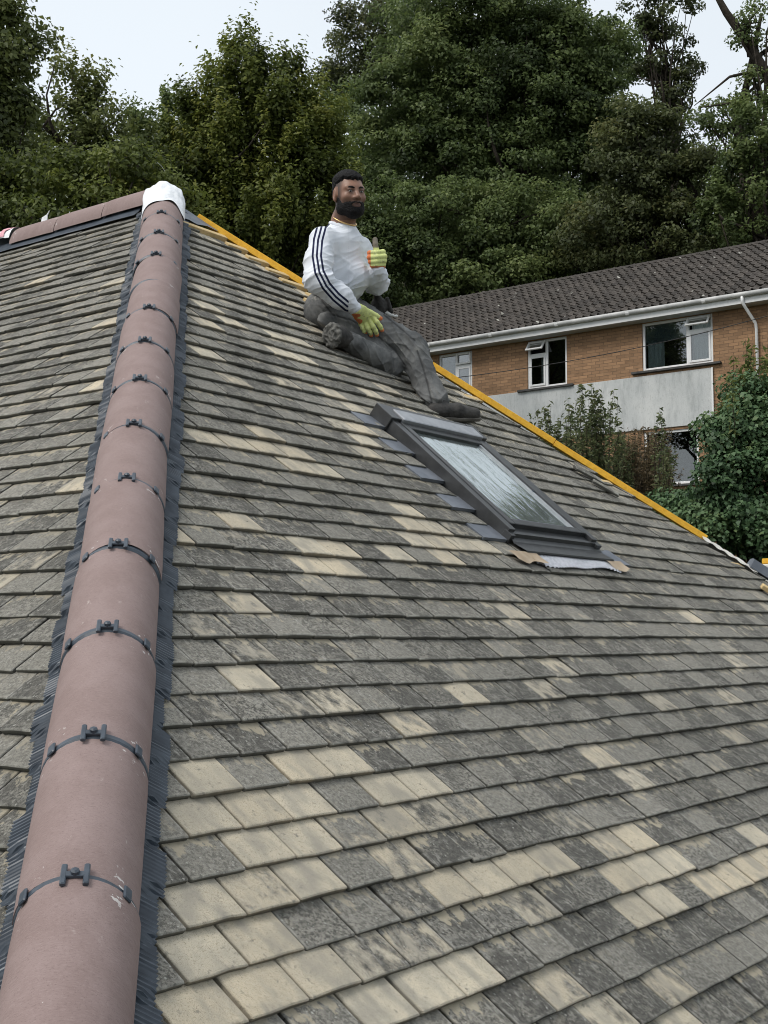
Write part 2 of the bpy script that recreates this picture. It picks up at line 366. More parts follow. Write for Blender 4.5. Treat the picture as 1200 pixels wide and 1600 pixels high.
house = empty('house', (B[0] + 3.7, B[1] + 4, 0), 'house in the foreground with a hipped roof of mottled grey and buff plain tiles', 'house')
e0 = S_EAVE * CA; xe0, xe1 = B[0] + e0, B[0] + hip2(S_EAVE); ye0 = B[1] + e0; ze = B[2] + S_EAVE * SA; ye1 = B[1] + V_END
wl = MB(); 
for x, y in (((xe0 + .35, xe1 - .35), (ye0 + .35, ye0 + .6)), ((xe0 + .35, xe0 + .6), (ye0 + .6, ye1)), ((xe1 - .6, xe1 - .35), (ye0 + .6, ye1))): wl.box(x, y, (0, ze - .16))
wl.build('wall', M['plaster'], house)
fa = MB(); fa.box((xe0 + .02, xe1 - .02), (ye0 + .02, ye0 + .045), (ze - .2, ze - .035)); fa.box((xe0 + .02, xe0 + .045), (ye0 + .045, ye1), (ze - .2, ze - .035)); fa.box((xe0 + .045, xe1 - .02), (ye0 + .045, ye0 + .35), (ze - .158, ze - .145)); fa.build('fascia', M['upvc'], house)
# slopes: the sarked deck under the tiles
def deck(name, pts, n):
    pts = np.array(pts); k = len(pts)
    V = np.concatenate([pts - n * .035, pts - n * .09])
    return mesh(name, V, [tuple(range(k)), tuple(range(2 * k - 1, k - 1, -1))] + [(i, i + k, (i + 1) % k + k, (i + 1) % k) for i in range(k)], M['underlay'], house)
slope_r = deck('hip_end_slope', [PR(CA * S_EAVE, S_EAVE), PR(hip2(S_EAVE), S_EAVE), PR(Y_AP, S_AP)], NR)
slope_l = deck('long_slope', [PL(CA * S_EAVE, S_EAVE), PL(Y_AP, S_AP), PL(V_END, S_AP), PL(V_END, S_EAVE)], NL)
bk = np.array([SA, 0, CA])
slope_b = deck('far_slope', [APEX, np.array([xe1, ye0, ze]), np.array([xe1, ye1, ze]), np.array([APEX[0], ye1, APEX[2]])], bk)

# -- which tiles are buff: seen at these spots of the photograph (weight 1 = wholly buff)
Z1 = [(245,235,1),(535,195,.9),(660,175,.85),(230,355,.75),(395,325,.95),(540,290,.8),(800,255,.95),(910,240,.6),(410,445,.75),(565,430,1),(235,620,.8),(410,585,.65),(570,545,.85),(845,480,.55),
      (235,780,1),(420,730,1),(1000,570,.8),(1110,540,1),(240,940,1),(430,895,.95),(600,840,.8),(755,790,.9),(790,920,1),(930,890,.9),(1080,850,.85),(890,745,.45),(1180,500,.8),(1000,310,.45),(300,1000,.9),(880,50,.55)]
Z2 = [(70,35,.8),(130,20,.7),(150,90,.8),(235,100,.7),(340,105,.85),(980,325,1),(240,565,.9),(85,655,.55),(740,810,.55),(40,865,.8),(130,850,.8),(120,920,.5),(770,1010,.9),(680,1030,.55),(420,1100,.8),(530,1075,.95),
      (310,1140,.9),(200,1170,.75),(720,1130,.75),(820,1110,.8),(920,1080,.7),(1090,1120,.9),(1050,1150,.95),(1150,1130,.95),(1010,1160,.95),(900,1210,.9),(790,1240,1),(110,1500,.95),(200,1460,.95),(290,1430,.95),(60,1570,.9),
      (1150,1000,.85),(1180,1080,.8),(930,1590,.8),(650,1560,.6),(480,1215,.5),(60,1400,.5),(1100,670,.5),(850,590,.5),(560,500,.5)]
SP = [(200 + x / 2, 1100 + y / 2, w_) for x, y, w_ in Z1] + [(600 + x / 2, 800 + y / 2, w_) for x, y, w_ in Z2]
SP += [(x, y, .85) for x, y in [(370,817),(410,822),(475,850),(515,855),(472,877),(515,882),(555,890),(555,862),(420,705),(452,710),(487,717),(455,725),(495,735),(287,845),(321,456),(325,479),(329,506),(321,547),(321,681),(362,693),(404,697),
       (450,710),(437,681),(458,533),(450,547),(479,556),(460,532),(427,542),(460,557),(487,567),(510,610),(543,627),(587,617),(543,673),(583,673),(560,693),(380,1058),(720,1080),(300,440),(345,493),(640,800),(615,855),(660,835),(700,872)]]
WANT = {}
def rc(u, s, n, phase=(.165, .25), p=.1715, o=O1, g=G1):
    k = math.floor((u - phase[n % 2]) / p); return n, k
for px, py, w_ in SP:
    u, s = toR(px, py); n = math.floor((s - O1) / G1); WANT[rc(u, s, n)] = w_

NC = 4
def tile_geo(fr, l0, r0, l1, r1, s0, L, n0, tilt, rg, far=False):
    """one plain tile in plane coordinates: left/right edge at tail and head, tail at s0; returns verts, faces, uv, lip flag"""
    V = []; uv = []; lip = []; w0 = r0 - l0; e0_ = min(.0035, w0 * .2) / max(w0, 1e-6); cols = [0, e0_, .36, .68, 1 - e0_, 1]; nc = len(cols) - 1
    jit = rg.normal(0, .0010, nc + 1); jit[0] = jit[1]; jit[-1] = jit[-2]; jn = rg.normal(0, .0004, nc + 1); cam_ = rg.normal(.0012, .0008)
    for i, a in enumerate(cols):
        out = i in (0, nc); bow = cam_ * (1 - (2 * a - 1) ** 2) - (.0032 if out else 0)
        ut, uh = l0 + (r0 - l0) * a, l1 + (r1 - l1) * a
        x = a * (r0 - l0)
        st = s0 + jit[i] + (.0015 + rg.random() * .004 if out else 0)
        V += [(uh, s0 + L, n0 - tilt * L + bow), (ut, st + .004, n0 - tilt * .004 + bow + jn[i]), (ut, st, n0 - .0025 + bow + jn[i]), (ut, st + .002, n0 - .0150)]
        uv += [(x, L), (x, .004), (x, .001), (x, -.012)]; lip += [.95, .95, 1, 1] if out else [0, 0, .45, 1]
    Fc = []
    for i in range(nc):
        q = i * 4; Fc += [(q + 1, q + 5, q + 4, q), (q + 2, q + 6, q + 5, q + 1), (q + 3, q + 7, q + 6, q + 2)]
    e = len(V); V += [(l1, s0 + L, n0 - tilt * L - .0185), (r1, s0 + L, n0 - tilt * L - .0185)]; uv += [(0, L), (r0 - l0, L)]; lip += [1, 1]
    q = nc * 4; Fc += [(0, e, 3, 2, 1), (q + 1, q + 2, q + 3, e + 1, q)]
    return V, Fc, uv, lip

def wavy(a, s): return .0018 * math.sin(a * 1.9 + s * .8) + .0015 * math.sin(a * .7 - s * 2.3 + 1) + .0006 * math.sin(a * 4.1 + s * 3)
TILES = []      # (parent, verts world, faces, uv, lip, tan, rnd, projected size)
def tile_row(side, n, s, ul, ur, p, phase, lo_fn, hi_fn, tanfn, seed, skip=None, hi_margin=None):
    rg = np.random.default_rng(seed); P = PR if side == 'r' else PL
    k0 = math.floor((ul - phase) / p); k1 = math.ceil((ur - phase) / p); rowj = rg.normal(0, .0012); L = .150
    tilt = .0148 / .1115
    for k in range(k0, k1 + 1):
        a, b = phase + k * p + .0030 + rg.normal(0, .0008), phase + (k + 1) * p - .0030 + rg.normal(0, .0008)
        sk = rg.normal(0, .0012); ds = rg.normal(0, .0013) + (rg.choice([-.006, .005]) if rg.random() < .03 else 0)
        l0, l1, r0, r1 = a, a + sk, b, b + sk
        l0, l1 = max(l0, lo_fn(s)), max(l1, lo_fn(s + L)); r0, r1 = min(r0, hi_fn(s)), min(r1, hi_fn(s + L))
        if r0 - l0 < .02: continue
        if r1 - l1 < .004: 
            m = (l1 + r1) / 2; l1, r1 = m - .002, m + .002
            if not (l0 - .2 < m < r0 + .2): continue
        if skip and skip((l0 + r0) / 2, l0, r0, s): 
            q = skip((l0 + r0) / 2, l0, r0, s)
            if q is True: continue
            l0, r0, l1, r1 = max(l0, q[0]), min(r0, q[1]), max(l1, q[0]), min(r1, q[1])
            if r0 - l0 < .02: continue
        n0 = rowj + rg.normal(0, .0014) + wavy(a, s)
        V, Fc, uv, lip = tile_geo(None, l0, r0, l1, r1, s + ds, L, n0, tilt, rg)
        Wv = np.array([P(*x) for x in V]); t = tanfn(n, k, rg, l0, s)
        c = (Wv[:4].mean(0) - CAM) @ R.T; vis = 0
        if c[2] > .3:
            x, y = 600 + F * c[0] / c[2], 800 - F * c[1] / c[2]
            if -20 < x < 1220 and 250 < y < 1640: vis = (r0 - l0) * (F / c[2]) ** 2 * abs((NR if side == 'r' else NL) @ (Wv[:4].mean(0) - CAM)) / c[2]
        if side == 'l' and vis:   # hidden behind the hip tiles
            if l0 - s * CA < .17: vis = 0
        if side == 'r' and vis and l0 - s * CA < .12: vis *= .3
        TILES.append(((slope_r if side == 'r' else slope_l), Wv, Fc, uv, lip, t, rg.random(), vis))
SKY = (3.41, 4.25, 1.52, 2.50)
def skip_r(c, l, r, s):
    if s + .05 > SKY[2] - .03 and s < SKY[3] - .03:                      # the opening of the roof window
        if l >= SKY[0] - .06 and r <= SKY[1] + .03: return True
        if r > SKY[0] - .02 and l < SKY[0] - .02: return (l, SKY[0] - .02)
        if l < SKY[1] + .03 and r > SKY[1] + .03: return (SKY[1] + .03, r)
    return False
def tan_r(n, k, rg, u, s):
    if (n, k) in WANT: return WANT[(n, k)]
    if hip2(s) - u < .35 and s > 3.0: return .75 if rg.random() < .6 else .1
    x = rg.random(); return .55 if x < .03 else (rg.uniform(.25, .42) if x < .20 else rg.uniform(-.15, .16))
WL = {}
for px, py in ((155, 597), (122, 751), (185, 435), (168, 505), (60, 440)):
    v_, s_ = toL(px, py); i_ = math.floor((s_ - O2) / G2); WL[(i_, math.floor((v_ - (.03, .115)[i_ % 2]) / .1715))] = 1.25
def tan_l(n, k, rg, v, s):
    if (n, k) in WL: return WL[(n, k)]
    x = rg.random(); return .7 if x < .008 else (.42 if x < .04 else (.26 if x < .30 else rg.uniform(-.1, .22)))
rows_r = [n for n in range(-12, 48) if S_EAVE - .02 < O1 + n * G1 < S_AP - .05]
MARG = {}
for n in rows_r:
    s = O1 + n * G1; rr = random.Random(100 + n)
    MARG[n] = (rr.choice([.10, .16, .22, .30]) if s > 3.3 else rr.uniform(.05, .10))
    mg = MARG[n]
    tile_row('r', n, s, CA * s - .02, hip2(s), .1715, (.165, .25)[n % 2] + rr.uniform(-.004, .004), lambda q: CA * q - .03, lambda q, mg=mg: hip2(q) - mg, tan_r, 1000 + n, skip_r)
for i in range(-32, 30):
    s = O2 + i * G2
    if not (S_EAVE - .02 < s < S_AP - .06): continue
    rr = random.Random(500 + i)
    tile_row('l', i, s, CA * s - .02, min(V_END - .1, 7.2), .1715, (.03, .115)[i % 2] + rr.uniform(-.004, .004), lambda q: CA * q - .03, lambda q: 7.3, tan_l, 3000 + i)
order = sorted(range(len(TILES)), key=lambda i: -TILES[i][7])
big = set(order[:300])
for par in (slope_r, slope_l):
    mv, mf, mu, ml, mt, mrn = [], [], [], [], [], []; nv = 0
    for i, (p_, Wv, Fc, uv, lip, t, r_, vis) in enumerate(TILES):
        if p_ is not par: continue
        if i in big:
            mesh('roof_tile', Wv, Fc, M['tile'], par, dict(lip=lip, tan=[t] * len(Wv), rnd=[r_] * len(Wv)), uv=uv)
        else:
            mv.append(Wv); mf += [tuple(a + nv for a in f) for f in Fc]; nv += len(Wv); mu += uv; ml += lip; mt += [t] * len(Wv); mrn += [r_] * len(Wv)
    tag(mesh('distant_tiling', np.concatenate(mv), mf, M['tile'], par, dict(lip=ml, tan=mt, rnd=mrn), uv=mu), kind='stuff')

# -- near hip: flexible seal, hip tiles, joint clips
T_LO, T_HI = -1.5, 6.12                        # metres along the hip from B (joint 0 of the photograph is at 0)
CREST = .092                                   # crest of the hip tiles above the hip line
def tile_top_n(s, o, g): 
    f = ((s - o) / g) % 1.0; return -.0148 * f
def hipseal():
    mb = MB(); ts = np.arange(T_LO, T_HI, .0032); rg = np.random.default_rng(5)
    for sgn in (1, -1):
        G = np.zeros((len(ts), 7, 3)); o, g = (O1, G1) if sgn > 0 else (O2, G2); base = HW * sgn; run = rg.normal(0, .004, 200)
        for i, t in enumerate(ts):
            hp = B + HIP * t; fold = math.sin(t * 2 * math.pi / .0125 + .5 * math.sin(t * 37))
            s = (t * HIP[1]) / CA; kk = int((s - o) / g + 40)
            edge = .152 + run[kk % 200] + .006 * math.sin(kk * 2.1) + .0015 * fold
            for j, wd in enumerate((.072, .086, .098, .110, .124, .138, edge)):
                P = hp + base * wd; dz = -wd * TA / math.sqrt(2)            # on the slope's plane
                ss = s - wd / math.sqrt(2) / CA
                lift = tile_top_n(ss, o, g) * .6 + .010 + (.030 * ((.102 - wd) / .030) if wd < .102 else 0) + fold * .0028 * min(1, (j + .3) / 3) + (.004 if (((ss - o) / g) % 1) > .9 else 0) * (j / 6)
                P = P + np.array([0, 0, dz]) + (NR if sgn > 0 else NL) * lift
                G[i, j] = P
        if sgn < 0: G = G[:, ::-1]
        mb.sheet(G)
    c0 = B + HIP * T_LO; mb.frame_box(c0, HIP, HW, np.cross(HIP, HW) * -1 if np.cross(HIP, HW)[2] < 0 else np.cross(HIP, HW), (0, T_HI - T_LO - .05), (-.025, .025), (-.02, .045))
    return mb.build('hip_capping', M['black_plastic'], house)
capping = hipseal()
HN = np.cross(HIP, HW); HN = HN if HN[2] > 0 else -HN
def cap_profile(r=.118, drop=.122, n=18):
    """half-round hip tile: lateral offset and height below the crest"""
    out = []
    for i in range(n + 1):
        a = (i / n * 2 - 1) * math.radians(86); out.append((r * math.sin(a), -drop * (1 - math.cos(a)) * 1.04))
    return out
PROF = cap_profile()
def cap_tile(name, o, ax, lat, up, length, mat, parent, seed, deep=1.0):
    rg = np.random.default_rng(seed); V, Fc, uv, sc = [], [], [], []; nS = 6; k = len(PROF)
    for lay, th in ((0, 0), (1, .013)):
        for i in range(nS + 1):
            for j, (a, b) in enumerate(PROF):
                x = length * i / nS; e = .0012 * math.sin(i * 2.1 + seed) if i in (0, nS) else 0
                s_ = (1 - th / .118); edge = .002 if i in (0, nS) and lay == 0 else 0
                V.append(o + ax * (x + e) + lat * (a * s_ * (1 - edge * 4)) + up * (b * deep * s_ - th * .2 - edge))
                uv.append((a * 1.15, x)); sc.append(1.0 if (lay == 0 and min(x, length - x) < .05 and .062 < abs(a) < .112) else 0)
    g = (nS + 1) * k
    for i in range(nS):
        for j in range(k - 1):
            q = i * k + j; Fc += [(q, q + 1, q + k + 1, q + k), (g + q + k, g + q + k + 1, g + q + 1, g + q)]
    for i in range(nS):
        for j, rev in ((0, 0), (k - 1, 1)):
            q = i * k + j; f = (q, q + k, g + q + k, g + q); Fc.append(f[::-1] if rev else f)
    for i, rev in ((0, 1), (nS, 0)):
        for j in range(k - 1):
            q = i * k + j; f = (q, q + 1, g + q + 1, g + q); Fc.append(f[::-1] if rev else f)
    o_ = mesh(name, V, Fc, mat, parent, dict(rnd=[rg.random()] * len(V), scuff=sc), smooth=True, uv=uv)
    m = o_.data; m.set_sharp_from_angle(angle=math.radians(40)); return o_
for k in range(-4, 13):
    rg = np.random.default_rng(60 + k); t0 = k * .45 + .0055; ln = .439 if k < 12 else .44
    o = B + np.array([0, 0, CREST]) + HIP * t0 + HW * rg.normal(0, .003) + HN * (.0025 + rg.normal(0, .002))
    a = rg.normal(0, .007); ax = HIP * math.cos(a) + HW * math.sin(a); b = rg.normal(0, .003); ax = ax + HN * b
    cap_tile('hip_tile', o, ax, HW, HN, ln, M['hip'], capping, 70 + k)
def arch_pt(a, lift=0.0):                       # point on the tile's outer profile at angle a
    return HW * (.118 + lift) * math.sin(a) + HN * (-.122 * (1 - math.cos(a)) * 1.04 + lift * math.cos(a))
def clip(k):
    c = B + np.array([0, 0, CREST]) + HIP * (k * .45) + HN * .002; mb = MB(); rr = random.Random(k)
    G = [[c + HIP * x + arch_pt(a, -.006 + l) for a in np.linspace(-1.45, 1.45, 25)] for x, l in ((-.014, 0), (-.006, .0055), (.006, .0055), (.014, 0))]
    mb.sheet(G)
    if k != 9:
        for sgn in (-1, 1):                     # the two bars of the top clip
            a0 = sgn * .175; p = c + arch_pt(a0, .0015); mb.frame_box(p, HIP, HW, HN, (-.028, .026), (-.0055, .0055), (0, .010), .002)
            a0 = sgn * (.86 + rr.uniform(-.05, .05)); p = c + arch_pt(a0, .001); lat = arch_pt(a0 + .05) - arch_pt(a0 - .05); lat /= np.linalg.norm(lat); nn = np.cross(HIP, lat); nn = nn if nn @ HN > 0 else -nn
            mb.frame_box(p, HIP, lat, nn, (-.018, .015), (-.011, .011), (0, .0065), .0025)
        p = c + arch_pt(0, .001); mb.frame_box(p, HIP, HW, HN, (-.008, .006), (-.0185, .0185), (0, .008), .0015)
        th = np.linspace(0, 2 * math.pi, 9)[:-1]; mb.tube([p + HN * .006, p + HN * .014, p + HN * .017], [.0085, .0085, .004], 8)
    mb.build('hip_clip', M['black_plastic'], capping)
for k in range(-3, 13): clip(k)
# -- ridge along the long side
rc0 = APEX + np.array([0, 0, CREST * .85]); RW = np.array([1., 0, 0]); RZ = np.array([0, 0, 1.])
mb = MB(); ys = np.arange(.1, V_END - Y_AP - .3, .02); G1_ = []
for y in ys: G1_.append([APEX + VY * y + RW * -wd + np.array([0, 0, -wd * TA + .010 + (.02 if wd < .1 else 0) + .001 * math.sin(y * 300)]) for wd in (.155, .14, .12, .085)])
mb.sheet(G1_); mb.frame_box(APEX, VY, RW, RZ, (.05, V_END - Y_AP - .4), (-.025, .025), (-.05, .04)); ridge = mb.build('ridge_capping', M['black_plastic'], house)
RL = [.10, .55, 1.0]                           # three ridge tiles laid so far
for i, y in enumerate((-.008, .444, .896)):
    cap_tile('ridge_tile', rc0 + VY * y + RZ * (-.004 * i), VY, RW, RZ, .445, M['hip'], ridge, 130 + i, 1.15)
# -- far hip, not capped yet: yellow batten, raw batten ends, membrane
H2 = np.array([1, -1, -TA]); H2L = np.linalg.norm(H2); H2 = H2 / H2L; H2W = np.array([1, 1, 0]) / math.sqrt(2); H2N = np.cross(H2W, H2); H2N = H2N if H2N[2] > 0 else -H2N
def H2P(t, a=0., b=0.): return APEX + H2 * (t * H2L) + H2W * a + H2N * b
mb = MB()
for t0, t1, dz in ((.135, .86, .004), (.862, 1.70, .0), (1.702, 2.39, -.004)):
    mb.frame_box(APEX + H2N * dz, H2, H2W, H2N, (t0 * H2L, t1 * H2L), (-.019, .017), (-.012, .027), .002)
mb.build('hip_batten', M['yellow'], house)
fl = MB(); G = []
for i, t in enumerate(np.linspace(2.37, 2.62, 24)):
    G.append([H2P(t, a, b + .004 * math.sin(i * 1.3 + a * 60)) for a, b in ((-.06, -.022), (-.04, -.006), (-.02, .004), (0, .010), (.02, .004), (.06, -.03))])
fl.sheet(G).build('hip_membrane', M['cream_board'], house, smooth=True)
for n in rows_r:                                # raw timber ends of the tiling battens between the last tile and the hip
    s = O1 + n * G1; rr = random.Random(900 + n)
    if s < 1.5 or s > 4.55: continue
    u1 = hip2(s) - .03; u0 = u1 - MARG[n] - .10
    if (s > 3.1 and rr.random() < .8) or rr.random() < .25:
        mb = MB(); mb.frame_box(PR(0, s), UX, UP, NR, (u0, u1 - rr.uniform(0, .05)), (.012, .052), (-.034, -.006 + (.016 if s > 3.3 else 0)), .002); mb.build('batten_end', M['pine'], slope_r)
# crumpled film over the apex
def crumple(name, c, ax, rad, mat, seed, parent, k=26, amp=.18):
    rg = np.random.default_rng(seed); ph = rg.uniform(0, 6, 12); V = []; Fc = []
    for i in range(k + 1):
        th = math.pi * i / k
        for j in range(2 * k):
            f = 2 * math.pi * j / (2 * k); d = np.array([math.sin(th) * math.cos(f), math.sin(th) * math.sin(f), math.cos(th)])
            r = 1 + amp * (math.sin(3 * d[0] * 2 + ph[0]) * math.sin(4 * d[1] + ph[1]) + .7 * abs(math.sin(7 * d[2] + 5 * d[0] + ph[2])) - .5 + .35 * abs(math.sin(11 * d[1] - 7 * d[2] + ph[3])))
            V.append(np.asarray(c) + r * (ax[0] * d[0] * rad[0] + ax[1] * d[1] * rad[1] + ax[2] * d[2] * rad[2]))
    m = 2 * k
    for i in range(k):
        for j in range(m): Fc.append((i * m + j, (i + 1) * m + j, (i + 1) * m + (j + 1) % m, i * m + (j + 1) % m))
    return mesh(name, V, Fc, mat, parent, smooth=True)
ca = APEX + np.array([0, 0, CREST]) - HIP * .12; G = []
for b in np.linspace(0, 1, 40):
    t = 5.70 + .48 * b; cl_ = max(0, (b - .62) / .38); rr_ = 1.05 * (1 - .85 * cl_ ** 1.6); row = []
    for a in np.linspace(-1.5, 1.5, 60):
        wr_ = .045 * b * math.sin(a * 6 + 4 * b) + .05 * b * abs(math.sin(a * 3.4 - 2.2 * b + .6)) + .02 * math.sin(a * 17 + b * 9) * b + .012 * math.sin(a * 5 + 30 * b)
        r2 = rr_ + wr_ * (1 - .5 * cl_); row.append(B + np.array([0, 0, CREST]) + HIP * (t + .02 * math.sin(a * 4) * (1 - b)) + HW * .118 * r2 * math.sin(a) + HN * (-.127 * (1 - math.cos(a)) * (1 - .4 * cl_) + .004 + .118 * (r2 - rr_) + .040 * math.sin(math.pi * min(1, b * .86)) ** 2 + .004 * math.sin(a * 4 + b * 9) * math.sin(b * 7 + a * 2) + .005 * abs(math.sin(a * 3.1 - b * 8)) * math.cos(a * .8) - .05 * cl_))
    G.append(row)
MB().sheet(G).build('apex_wrap', M['film'], house, smooth=True)
mb = MB(); mb.tube([ca + HN * .10, ca + HN * .13 - HW * .02, ca + HN * .15 - HW * .045], .0008, 4); mb.build('loose_thread', M['film'], house)
# lead saddle beside the apex on the hip end
G = [[PR(Y_AP - .02 + a * (.06 + .36 * b), S_AP - .05 - .42 * b, .012 + .006 * math.sin(a * 9 + b * 5)) for a in np.linspace(-.9, 1.02, 8)] for b in np.linspace(0.02, .62, 8)]
MB().sheet(G).build('lead_saddle', M['lead'], house, smooth=True)
# wrap and a stray offcut where the ridge has not been laid
er = rc0 + VY * 1.36
G = [[er + VY * y + RW * (.118 * 1.02 * math.sin(a)) + RZ * (-.098 * (1 - math.cos(a)) - .004 + .006 * math.sin(y * 40 + a * 5)) for a in np.linspace(-1.5, 1.3, 12)] for y in np.linspace(-.02, .34, 12)]
wr = MB().sheet(G).build('ridge_wrap', M['film'], house, smooth=True)
G = [[er + VY * y + RW * (.118 * 1.05 * math.sin(a)) + RZ * (-.098 * (1 - math.cos(a)) + .003 + .006 * math.sin(y * 40 + a * 5)) for a in np.linspace(-1.5, .9, 12)] for y in np.linspace(.035, .10, 4)]
MB().sheet(G).build('printed_band', M['film_pink'], wr, smooth=True)
mb = MB(); q = rc0 + VY * 1.165 - RZ * .01; mb.add([q + RW * .02 + VY * .03, q + RW * .02 - VY * .03, q + RW * .02 - VY * .035 + RZ * .055, q + RW * .02 - VY * .055 + RZ * .085, q + RW * .02 - VY * .03 + RZ * .062, q + RW * .02 + VY * .02 + RZ * .05] + [q + RW * .026 + VY * .03, q + RW * .026 - VY * .03, q + RW * .026 - VY * .035 + RZ * .055, q + RW * .026 - VY * .055 + RZ * .085, q + RW * .026 - VY * .03 + RZ * .062, q + RW * .026 + VY * .02 + RZ * .05],
    [(0, 1, 2, 3, 4, 5), (11, 10, 9, 8, 7, 6)] + [(i, i + 6, (i + 1) % 6 + 6, (i + 1) % 6) for i in range(6)]); mb.build('membrane_scrap', M['film'], house)

# -- the roof window
u0, u1, s0, s1 = SKY; NT = .05
def plane_mb(): return MB()
def sbox(mb, u, s, n, bev=.002): return mb.frame_box(B, UX, UP, NR, u, s, n, bev)
win = sbox(sbox(sbox(sbox(MB(), (u0, u0 + .052), (s0, s1 - .10), (-.03, NT)), (u1 - .052, u1), (s0, s1 - .10), (-.03, NT)), (u0 + .052, u1 - .052), (s0, s0 + .05), (-.03, NT - .022)), (u0 + .052, u1 - .052), (s1 - .10, s1 - .03), (-.03, NT - .01)).build('roof_window', M['alu'], house)
hd = sbox(MB(), (u0 - .012, u0 + .07), (s1 - .115, s1 + .012), (-.03, NT + .016), .003); sbox(hd, (u1 - .07, u1 + .006), (s1 - .115, s1 + .012), (-.03, NT + .016), .003); sbox(hd, (u0 + .07, u1 - .07), (s1 - .03, s1 + .012), (-.03, NT + .014), .003); hd.build('end_caps', M['alu'], win)
sbox(MB(), (u0 + .072, u1 - .05), (s1 - .125, s1 - .032), (NT - .02, NT + .024), .004).build('hood', M['alu_light'], win)
sh = MB()
for uu, ss in (((u0 + .058, u0 + .10), (s0 + .045, s1 - .12)), ((u1 - .10, u1 - .058), (s0 + .045, s1 - .12)), ((u0 + .10, u1 - .10), (s0 + .045, s0 + .085)), ((u0 + .10, u1 - .10), (s1 - .165, s1 - .125))): sbox(sh, uu, ss, (-.02, NT + .004), .003)
sh.build('sash', M['alu'], win)
gb = MB()
for uu, ss in (((u0 + .1005, u0 + .116), (s0 + .0855, s1 - .1655)), ((u1 - .116, u1 - .1005), (s0 + .0855, s1 - .1655)), ((u0 + .116, u1 - .116), (s0 + .0855, s0 + .098))): sbox(gb, uu, ss, (.0, NT - .004), .0015)
gb.build('glazing_bead', M['alu_light'], win)
sbox(MB(), (u0 + .1165, u1 - .1165), (s0 + .0985, s1 - .166), (.012, .036), 0).build('glass_pane', M['sky_pane'], win)
for a, ss in ((u0 + .108, s0 + .35), (u0 + .108, s0 + .55), (u0 + .2, s0 + .0915), (u1 - .2, s0 + .0915), (u1 - .108, s0 + .4)):
    sbox(MB(), (a - .006, a + .006), (ss - .006, ss + .006), (NT - .0042, NT + .001), .001).build('glazing_clip', M['black_plastic'], win)
# stepped lower flashing
fb = MB(); st = [(s0 + .002, .022), (s0 - .012, .020), (s0 - .016, .002), (s0 - .045, -.001), (s0 - .05, -.006), (s0 - .125, .010), (s0 - .130, .004)]
G = [[PR(a, s_, n_ + .014) for a in np.linspace(u0 + .01, u1 + .02, 12)] for s_, n_ in st]
fb.sheet(G); sbox(fb, (u0 - .004, u0 + .03), (s0 - .03, s0 + .02), (-.01, .035)); sbox(fb, (u1 - .03, u1 + .022), (s0 - .03, s0 + .02), (-.01, .036)); fb.build('lower_flashing', M['alu'], win)
rg = np.random.default_rng(12)
G = []; us = np.linspace(u0 + .02, u1 + .0, 150)
for j, b in enumerate(np.linspace(0, 1, 9)):
    G.append([PR(u, s0 - .118 - b * (.085 + .012 * math.sin(u * 9)), .010 + .0045 * math.sin(u * 230 + 2 * math.sin(u * 31)) * (.3 + .7 * b) + .006 * math.sin(u * 17 + 1) * b + .008 * b * (1 - b)) for u in us])
MB().sheet(G).build('pleated_apron', M['foil'], win, smooth=True)
for a0, a1, sd_ in ((u0 - .14, u0 + .10, 1), (u1 - .06, u1 + .10, 2)):
    G = [[PR(u, s0 - .125 - b * (.075 + .01 * math.sin(u * 40)), .0175 + .006 * math.sin(u * 21 + b * 2 + sd_) * b) for u in np.linspace(a0, a1, 24)] for b in np.linspace(0, 1, 6)]
    MB().sheet(G).build('apron_backing', M['foil_back'], win, smooth=True)
# lead soakers stepping up beside it
for px, py, wd in ((566, 650, .17), (598, 692, .17), (642, 738, .19), (694, 779, .19), (748, 827, .20)):
    u, s = toR(px, py); n = math.floor((s - O1) / G1); s = O1 + n * G1
    mb = MB(); Vs = [(u0 - wd, s - .003, .004), (u0 + .005, s - .003, .005), (u0 + .005, s + .12, -.006), (u0 - wd, s + .12, -.006)]
    mb.add([PR(*x) for x in Vs] + [PR(a, b, c - .016) for a, b, c in Vs], [(0, 1, 2, 3), (0, 4, 5, 1), (0, 3, 7, 4), (1, 5, 6, 2)]); mb.build('soaker', M['lead'], win)
n = math.floor((1.46 - O1) / G1); s = O1 + n * G1
mb = MB(); Vs = [(u1 + .035, s - .01, .012), (u1 + .20, s - .01, .010), (u1 + .17, s + .125, -.001), (u1 + .03, s + .125, .0)]
mb.add([PR(*x) for x in Vs] + [PR(a, b, c - .02) for a, b, c in Vs], [(0, 1, 2, 3), (0, 4, 5, 1), (0, 3, 7, 4), (1, 5, 6, 2)]); mb.build('soaker', M['lead'], win)
